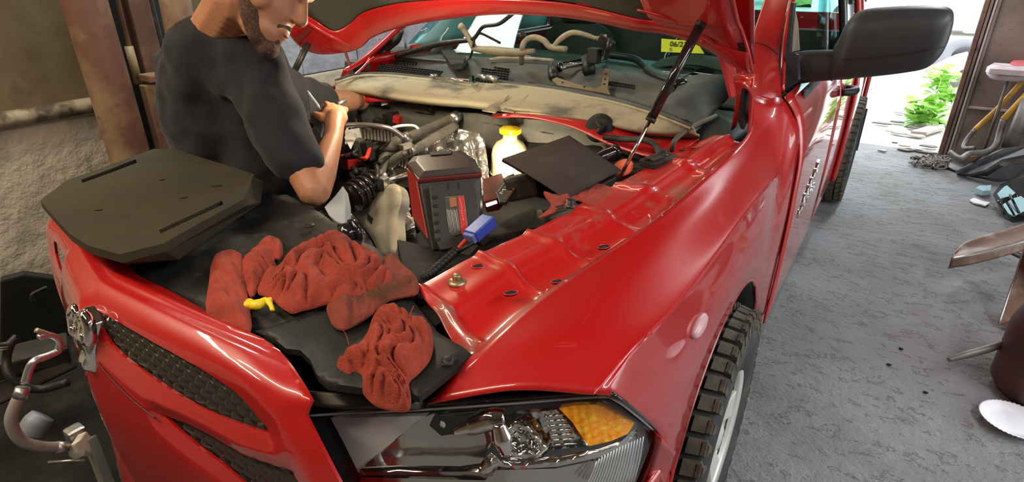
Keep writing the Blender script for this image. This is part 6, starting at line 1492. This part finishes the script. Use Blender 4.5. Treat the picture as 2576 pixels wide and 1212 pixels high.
# parked vehicles and hedge
def vehicle(name, label, cx_, y, L, W, Hh, m, roof=0.62):
    t = thing(name, label, 'vehicle', loc=(cx_, y, 0)); gm = GLOSSBLK
    x0 = cx_
    pr_ = [(-L/2, .35), (-L/2, .8), (-L/2+.1, .95), (-L*.30, 1.02), (-L*.18, Hh-.05), (-L*.10, Hh), (L*.40, Hh), (L/2-.05, Hh-.1), (L/2, .9), (L/2, .35)]
    prism('vehicle_body', [Vector((x0+a, y, b)) for a, b in pr_], (0, W, 0), m, t, .05)
    prism('vehicle_window', [Vector((x0+a, y-.01, b)) for a, b in ((-L*.26, 1.08), (-L*.17, Hh-.15), (-.05, Hh-.12), (-.05, 1.08))], (0, .02, 0), gm, t)
    prism('vehicle_window', [Vector((x0+a, y-.01, b)) for a, b in ((.05, 1.08), (.05, Hh-.12), (L*.36, Hh-.12), (L*.40, 1.08))], (0, .02, 0), gm, t)
    for a in (-L*.33, L*.33):
        lathe('vehicle_wheel', (x0+a, y-.02, .36), [(.12, 0), (.36, 0), (.36, .24), (.1, .24)], RUBBER, t, axis=(0, 1, 0), seg=20)
    return t
v1 = vehicle('work_van', 'white work van with a ladder rack parked outside', 1.4, 19.0, 5.4, 2.0, 2.15, mat('white_van_paint', (.9, .9, .9), .3))
for k in range(8): box('rack_rung', (-.6+k*.6, 18.9, 2.28), (.06, 1.9, .05), SATIN, v1)
for yy in (18.0, 19.8): box('rack_rail', (1.4, yy, 2.3), (5, .05, .06), SATIN, v1)
vehicle('parked_car', 'pale blue grey car parked outside behind the tyre', 4.2, 15.5, 4.2, 1.8, 1.45, mat('pale_car_paint', (.6, .7, .78), .3))
red = vehicle('red_machine', 'orange and red machine parked far outside near the van', 5.0, 23.0, 2.8, 1.6, 1.5, mat('orange_red_paint', (.8, .16, .05), .4))
hedge = mat('mixed_green_hedge', (.22, .42, .08), .9, vary=(3, (.45, .62, .2), .4, .65), bump=(3, 1, .3))  # two greens mixed by noise
for k, (x, y, r) in enumerate(((-8.5, 30, 3), (-1.8, 31, 3), (5, 32, 3.2), (13.0, 32, 3), (21, 31, 3))):
    rows = [[Vector((x+r*f*math.cos(t)*(1+.12*math.sin(t*5+z)), y+r*f*math.sin(t), z*1.1)) for t in [2*math.pi*j/14 for j in range(15)]] for z, f in ((0, .9), (1.2, 1.05), (2.6, 1), (3.8, .7), (4.5, .15))]
    b = patch('tree_crown', rows, hedge, None, nu=3, nv=3, disp=lambda v: Vector((1, 1, .6))*(.35*noise.noise(v*1.3)))
    tag(b, ('wide green bush far outside at the left of the yard', 'green bush behind the truck bed outside', 'green bush behind the white van', 'green bush right of the van outside', 'rightmost green bush far outside')[k], 'bush')

# --- scrap pile at the right edge
JM = mat('grey_worn_tube', (.20, .185, .175), .5, .4, vary=(9, (.10, .08, .07), .5, .7))
YJ = mat('worn_yellow_paint', (.62, .34, .05), .5, vary=(14, (.3, .2, .1), .55, .75))
jk = thing('tool_stand', 'bent grey tube stand with yellow upper legs in front of the wooden panel', 'stand', loc=at(2470, 400, z=0))
J = 6.15
tube('yellow_leg', [at(2572, 205, y=J), at(2515, 268, y=J), at(2492, 290, y=J), at(2453, 326, y=J)], .022, YJ, jk, seg=12)
tube('grey_leg', [at(2453, 326, y=J), at(2432, 352, y=J), at(2426, 372, y=J-.05), at(2452, 372, y=J-.1)], .020, JM, jk, seg=12)
tube('yellow_leg', [at(2600, 220, y=J-.2), at(2525, 300, y=J-.2)], .026, YJ, jk, seg=12)
tube('grey_leg', [at(2525, 300, y=J-.2), at(2516, 330, y=J-.2), at(2505, 365, y=J-.25), at(2480, 382, y=J-.3), at(2440, 386, y=J-.4), at(2415, 398, y=J-.45), at(2388, 382, y=J-.4)], .024, JM, jk, seg=12)
tube('cross_tube', [at(2418, 402, y=J-.4), at(2500, 395, y=J-.2)], .026, RUST, jk, seg=12)
pl = tube('thick_grey_pole', [at(2538, 372, y=5.9), at(2590, 250, y=5.9)], [.055, .05], JM, seg=16); tag(pl, 'thick pale grey pole standing behind the scrap at the right edge', 'pole')
tbl = thing('round_stool', 'worn pinkish tray table top on a dark round base at the right edge', 'table', loc=at(2560, 420, z=0))
TP = mat('worn_pink_grey_board', (.46, .36, .37), .6, vary=(8, (.62, .58, .6), .45, .65))
zt = at(2480, 165, y=6.05).z
prism('table_top', [Vector((at(2482, 170, y=6.0).x, 6.0, zt)), Vector((at(2500, 160, y=6.3).x, 6.3, zt)), Vector((at(2620, 160, y=6.3).x, 6.3, zt)), Vector((at(2620, 175, y=5.9).x, 5.9, zt)), Vector((at(2490, 175, y=5.9).x, 5.9, zt))], (0, 0, -.045), TP, tbl, .006)
lathe('table_socket', (at(2540, 190, y=6.1).x, 6.1, zt-.10), [(.13, 0), (.16, .03), (.16, .055)], TP, tbl, seg=24)
tube('table_post', [(at(2540, 190, y=6.1).x, 6.1, zt-.10), (at(2540, 190, y=6.1).x, 6.1, .02)], .012, JM, tbl)
lathe('table_foot', (at(2540, 190, y=6.1).x, 6.1, .005), [(.26, 0), (.25, .02), (.04, .04)], DARKMETAL, tbl, seg=24)
ob = towel('red_rag', 'pinkish red rag lying on the worn table top', [(2540, 160), (2555, 150), (2600, 150), (2620, 162), (2560, 166)], zt+.003, .03, .02, 3.0, mat('pink_rag', (.55, .12, .14), .9), 0, .05, None, 3, 6)
ob['category'] = 'rag'; ob.pop('group', None)
# stepped black plastic scrap
SCR = mat('dusty_grey_plastic_scrap', (.075, .078, .085), .5, vary=(7, (.20, .2, .21), .5, .7))
sc1 = prism('plastic_fender_scrap', [at(2403, 432, z=.04), at(2440, 412, z=.12), at(2490, 385, z=.22), at(2530, 372, z=.30), at(2590, 366, z=.34), at(2600, 385, z=.30), at(2520, 402, z=.22), at(2478, 428, z=.12), at(2440, 437, z=.06), at(2412, 437, z=.02)], (.02, .05, -.03), SCR, None, .005)
tag(sc1, 'long grey curved plastic bracket lying behind the car part scrap', 'plastic scrap')
sc2 = prism('plastic_corner_scrap', [at(2478, 446, z=.05), at(2520, 420, z=.16), at(2560, 410, z=.18), at(2600, 405, z=.2), at(2600, 440, z=.12), at(2540, 452, z=.05)], (.02, .04, -.03), SCR, None, .005)
tag(sc2, 'dark grey plastic corner piece under the long curved bracket', 'plastic scrap')
tag(prism('brown_paper', [at(2440, 438, z=.012), at(2490, 432, z=.03), at(2520, 448, z=.012), at(2500, 452, z=.012)], (0, 0, .006), mat('brown_paper', (.30, .22, .17), .8)), 'crumpled brown paper below the grey plastic bracket', 'paper')
# teal headlamp wreck
wk = thing('broken_headlamp', 'broken black car lamp with pale teal glass lying at the right edge', 'lamp wreck', loc=at(2540, 540, z=0))
prism('lamp_shell', [at(2497, 488, z=.10), at(2520, 462, z=.2), at(2580, 440, z=.28), at(2620, 440, z=.3), at(2620, 545, z=.05), at(2546, 560, z=.0), at(2520, 540, z=.02)], (.02, .06, -.02), BLACK, wk, .006)
TEAL = mat('pale_teal_glass', (.42, .66, .70), .15, coat=.8)
for Lp in ([(2508, 488), (2526, 470), (2576, 452), (2576, 470), (2546, 492), (2516, 500)], [(2522, 515), (2548, 500), (2580, 490), (2590, 525), (2550, 545), (2530, 535)]):
    prism('teal_glass', [at(a, b, z=.22-(b-450)*.0017) for a, b in Lp], (0, -.005, .006), TEAL, wk)
for k in range(5):
    tube('lamp_spoke', [at(2512+k*14, 505-k*8, z=.2-k*.01), at(2540+k*12, 548-k*6, z=.08)], .008, GLOSSBLK, wk, seg=6)
tag(prism('teal_glass_shard', [at(a, b, z=.02) for a, b in ((2450, 484), (2460, 478), (2478, 478), (2490, 476), (2488, 490), (2470, 492))], (0, 0, .04), TEAL, None, .003), 'dark and teal glass shard on the floor left of the broken lamp', 'shard')
tag(prism('white_litter', [at(a, b, z=.01) for a, b in ((2438, 505), (2450, 500), (2470, 508), (2490, 512), (2478, 520), (2466, 516), (2448, 512))], (0, 0, .01), WHITEM), 'torn white paper litter below the teal glass shard', 'litter')
# rusty channel beam
cb_ = thing('rusty_channel', 'rusty curved steel channel raised above the floor at the right edge', 'steel channel', loc=at(2480, 640, z=0))
CH = mat('brown_worn_steel', (.16, .09, .06), .45, .5, vary=[(6, (.30, .24, .22), .5, .7)], bump=(30, .3, .002))
TA = [at(2398, 638, z=.20), at(2425, 612, z=.22), at(2470, 595, z=.23), at(2530, 578, z=.25), at(2600, 555, z=.28)]
TB = [at(2393, 650, z=.20), at(2440, 642, z=.22), at(2500, 628, z=.23), at(2560, 612, z=.25), at(2620, 595, z=.28)]
patch('channel_web', [TA, [a.lerp(b, .5)+Vector((0, 0, -.012)) for a, b in zip(TA, TB)], TB], CH, cb_, thick=.006)
patch('channel_flange', [TB, [v+Vector((.0, -.01, -.055)) for v in TB]], CH, cb_, thick=.006)
patch('channel_flange', [TA, [v+Vector((.0, .0, -.045)) for v in TA]], CH, cb_, thick=.006)
tube('channel_lip', [v+Vector((0, -.004, .002)) for v in TB], .006, SATIN, cb_, seg=8)
tube('channel_leg', [at(2540, 632, z=.17), at(2620, 668, z=.0)], .015, DARKMETAL, cb_)
bl2 = prism('steel_blade', [at(2568, 640, z=.30), at(2600, 560, z=.45), at(2620, 640, z=.4), at(2620, 780, z=.12), at(2545, 830, z=.02), at(2512, 815, z=.02)], (.02, .03, -.01), CH, None, .003)
tag(bl2, 'upright brown steel blade with a bright edge under the rusty channel', 'steel plate')
tube('blade_edge', [at(2512, 815, z=.025), at(2545, 720, z=.18), at(2580, 630, z=.32)], .005, SATIN, bl2, seg=8)
lv = tube('flat_bar', [at(2385, 905, z=.10), at(2430, 892, z=.13), at(2500, 872, z=.17), at(2620, 828, z=.25)], [.010, .016, .017, .017], JM, seg=10)
tag(lv, 'long grey flat bar jutting out over the floor above the paper plate', 'bar')
brl = thing('rusty_drum', 'dark rusty red drum lying at the right edge above the paper plate', 'drum', loc=at(2580, 900, z=0))
lathe('drum_body', (at(2700, 900, z=.22).x, at(2700, 900, z=.22).y+.02, 0.0), [(.02, 0), (.20, .01), (.225, .05), (.225, .30), (.20, .40), (.06, .46), (.02, .47)], mat('rust_red_drum', (.09, .028, .02), .5, .2, vary=(6, (.03, .025, .022), .45, .7)), brl, seg=40)
# paper plate
pp = at(2548, 1066, z=.012); R_ = .118
pv, pf = [], []
PR = [(0, .010), (.055, .010), (.062, .009), (.078, .008), (.084, .012), (.112, .024), (.118, .025), (.112, .021), (.082, .006), (.06, .004), (0, .004)]
ns = 96
for r, h in PR:
    for s in range(ns):
        t = 2*math.pi*s/ns; fl = .0016*(1 if s % 2 else -1) if .08 < r < .119 and h > .01 else 0
        pv.append(pp+Vector((r*math.cos(t), r*math.sin(t), h+fl)))
for i in range(len(PR)-1):
    for s in range(ns):
        s2 = (s+1) % ns; pf.append((i*ns+s, i*ns+s2, (i+1)*ns+s2, (i+1)*ns+s))
tag(mesh_obj('paper_plate', pv, pf, mat('white_paper', (.78, .80, .84), .6)), 'white fluted paper plate lying on the floor at the lower right', 'plate')
for px, py in ((2266, 878), (2236, 918), (2328, 988)):
    p = at(px, py, z=.004); tag(prism('pebble', [p+Vector((math.cos(t)*.010, math.sin(t)*.006, 0)) for t in (0, 1, 2, 3, 4, 5)], (0, 0, .006), DEEP), 'tiny black pebble on the flaked floor', 'pebble', 'pebbles on the floor')

# ---------------------------------------------------------------- dark clutter at the lower left
DK = mat('near_black_floor', (0.009, 0.008, 0.007), .8, spec=.15, vary=(5, (.025, .022, .017), .5, .7))
mt = box('dark_floor_sheet', (-1.45, -.35, .012), (2.0, 2.2, .024), DK, None, bev=.006)  # thin near-black slab over the floor
tag(mt, 'flat near-black sheet on the floor left of the truck nose', 'mat')
ch1 = prism('dark_hollow_panel', [at(0, 705, x=-1.9), at(60, 690, x=-1.9), at(140, 700, x=-1.9), at(170, 760, x=-1.9), at(190, 900, x=-1.9), at(120, 930, x=-1.9), at(0, 960, x=-1.9)], (-.05, .02, 0), BLACK, None, .01)
tag(ch1, 'black plastic machine panel leaning against the left wall', 'panel')
tag(tube('panel_hook', [at(85, 760, x=-1.86), at(80, 742, x=-1.86), at(100, 730, x=-1.86), at(118, 722, x=-1.86)], .009, BLACK, seg=8), 'small black hook on the machine panel', 'hook')
for (a, b, r, lb) in (((-40, 925), (175, 872), .05, 'upper dusty dark beam lying behind the hoses'), ((-40, 1010), (180, 905), .06, 'lower dusty dark beam lying behind the hoses')):
    A, B = at(a[0], a[1], x=-1.35), at(b[0], b[1], x=-1.25)
    tag(box('dark_beam', A.lerp(B, .5), ((B-A).length, .12, .07), (bpy.data.materials.get('dusty_beam') or mat('dusty_beam', (.022, .020, .017), .8, spec=.2, vary=(6, (.055, .05, .042), .5, .7))), None, ux=B-A, bev=.01), lb, 'beam')
hs_ = thing('hydraulic_hose', 'grey hydraulic hose with bent metal pipe and fittings hanging left of the grille', 'hose', loc=at(60, 1000, x=-.62))
X = -.62
def lx(L): return [at(a, b, x=c) for a, b, c in L]
tube('steel_pipe', lx([(62, 965, X), (82, 912, X), (125, 893, X), (147, 880, X), (146, 855, X), (125, 843, X), (95, 848, X)]), [.011, .011, .010, .009, .009], mat('bright_zinc_pipe', (.62, .66, .68), .25, .9), hs_, seg=12)
tube('brass_pipe', lx([(162, 872, X), (140, 850, X), (115, 838, X), (90, 830, X)]), .007, mat('tan_pipe', (.42, .36, .25), .4, .5), hs_, seg=10)
tube('rubber_hose', lx([(54, 990, X), (38, 1020, X), (28, 1060, X), (50, 1105, X), (95, 1122, X), (150, 1125, X)]), .0155, mat('grey_rubber_hose', (.22, .21, .19), .6), hs_, seg=14)
tube('hose_ferrule', lx([(58, 975, X), (50, 1000, X)]), .018, SATIN, hs_, seg=14)
tube('hose_ferrule', lx([(140, 1125, X), (168, 1126, X)]), .018, SATIN, hs_, seg=14)
pc_ = [at(a, b, x=X) for a, b in ((165, 1125), (180, 1115), (195, 1092), (210, 1112), (222, 1140), (218, 1150), (195, 1145), (188, 1158), (172, 1148))]
prism('white_valve_block', pc_, (.02, .02, .01), mat('cream_plastic', (.6, .57, .46), .5), hs_, .005)
box('valve_body', at(192, 1095, x=X-.03), (.05, .05, .06), SATIN, hs_, bev=.012)
bk_ = tube('black_hose_loop', lx([(-10, 872, -.75), (20, 868, -.75), (42, 848, -.75), (25, 868, -.75), (16, 905, -.75), (25, 945, -.72), (60, 972, -.70), (110, 978, -.68), (170, 962, -.62)]), .012, BLACK, seg=12)
tag(bk_, 'black rubber hose loop crossing behind the bent metal pipe', 'hose')
tube('hose_end', lx([(-10, 873, -.75), (16, 870, -.75)]), .012, WHITEM, bk_, seg=10)
jar = tube('dusty_bottle', lx([(76, 1092, -.9), (90, 1068, -.9), (108, 1045, -.9)]), [.04, .042, .042, .036], mat('dusty_blue_grey_plastic', (.17, .19, .23), .5, vary=(9, (.08, .08, .08), .5, .7)), seg=20)
tag(jar, 'dusty blue grey bottle lying under the grey hydraulic hose', 'bottle')
tag(tube('thin_steel_rod', lx([(122, 1163, -.7), (215, 1156, -.62)]), .005, STEEL, seg=8), 'thin steel rod lying below the white valve block', 'rod')
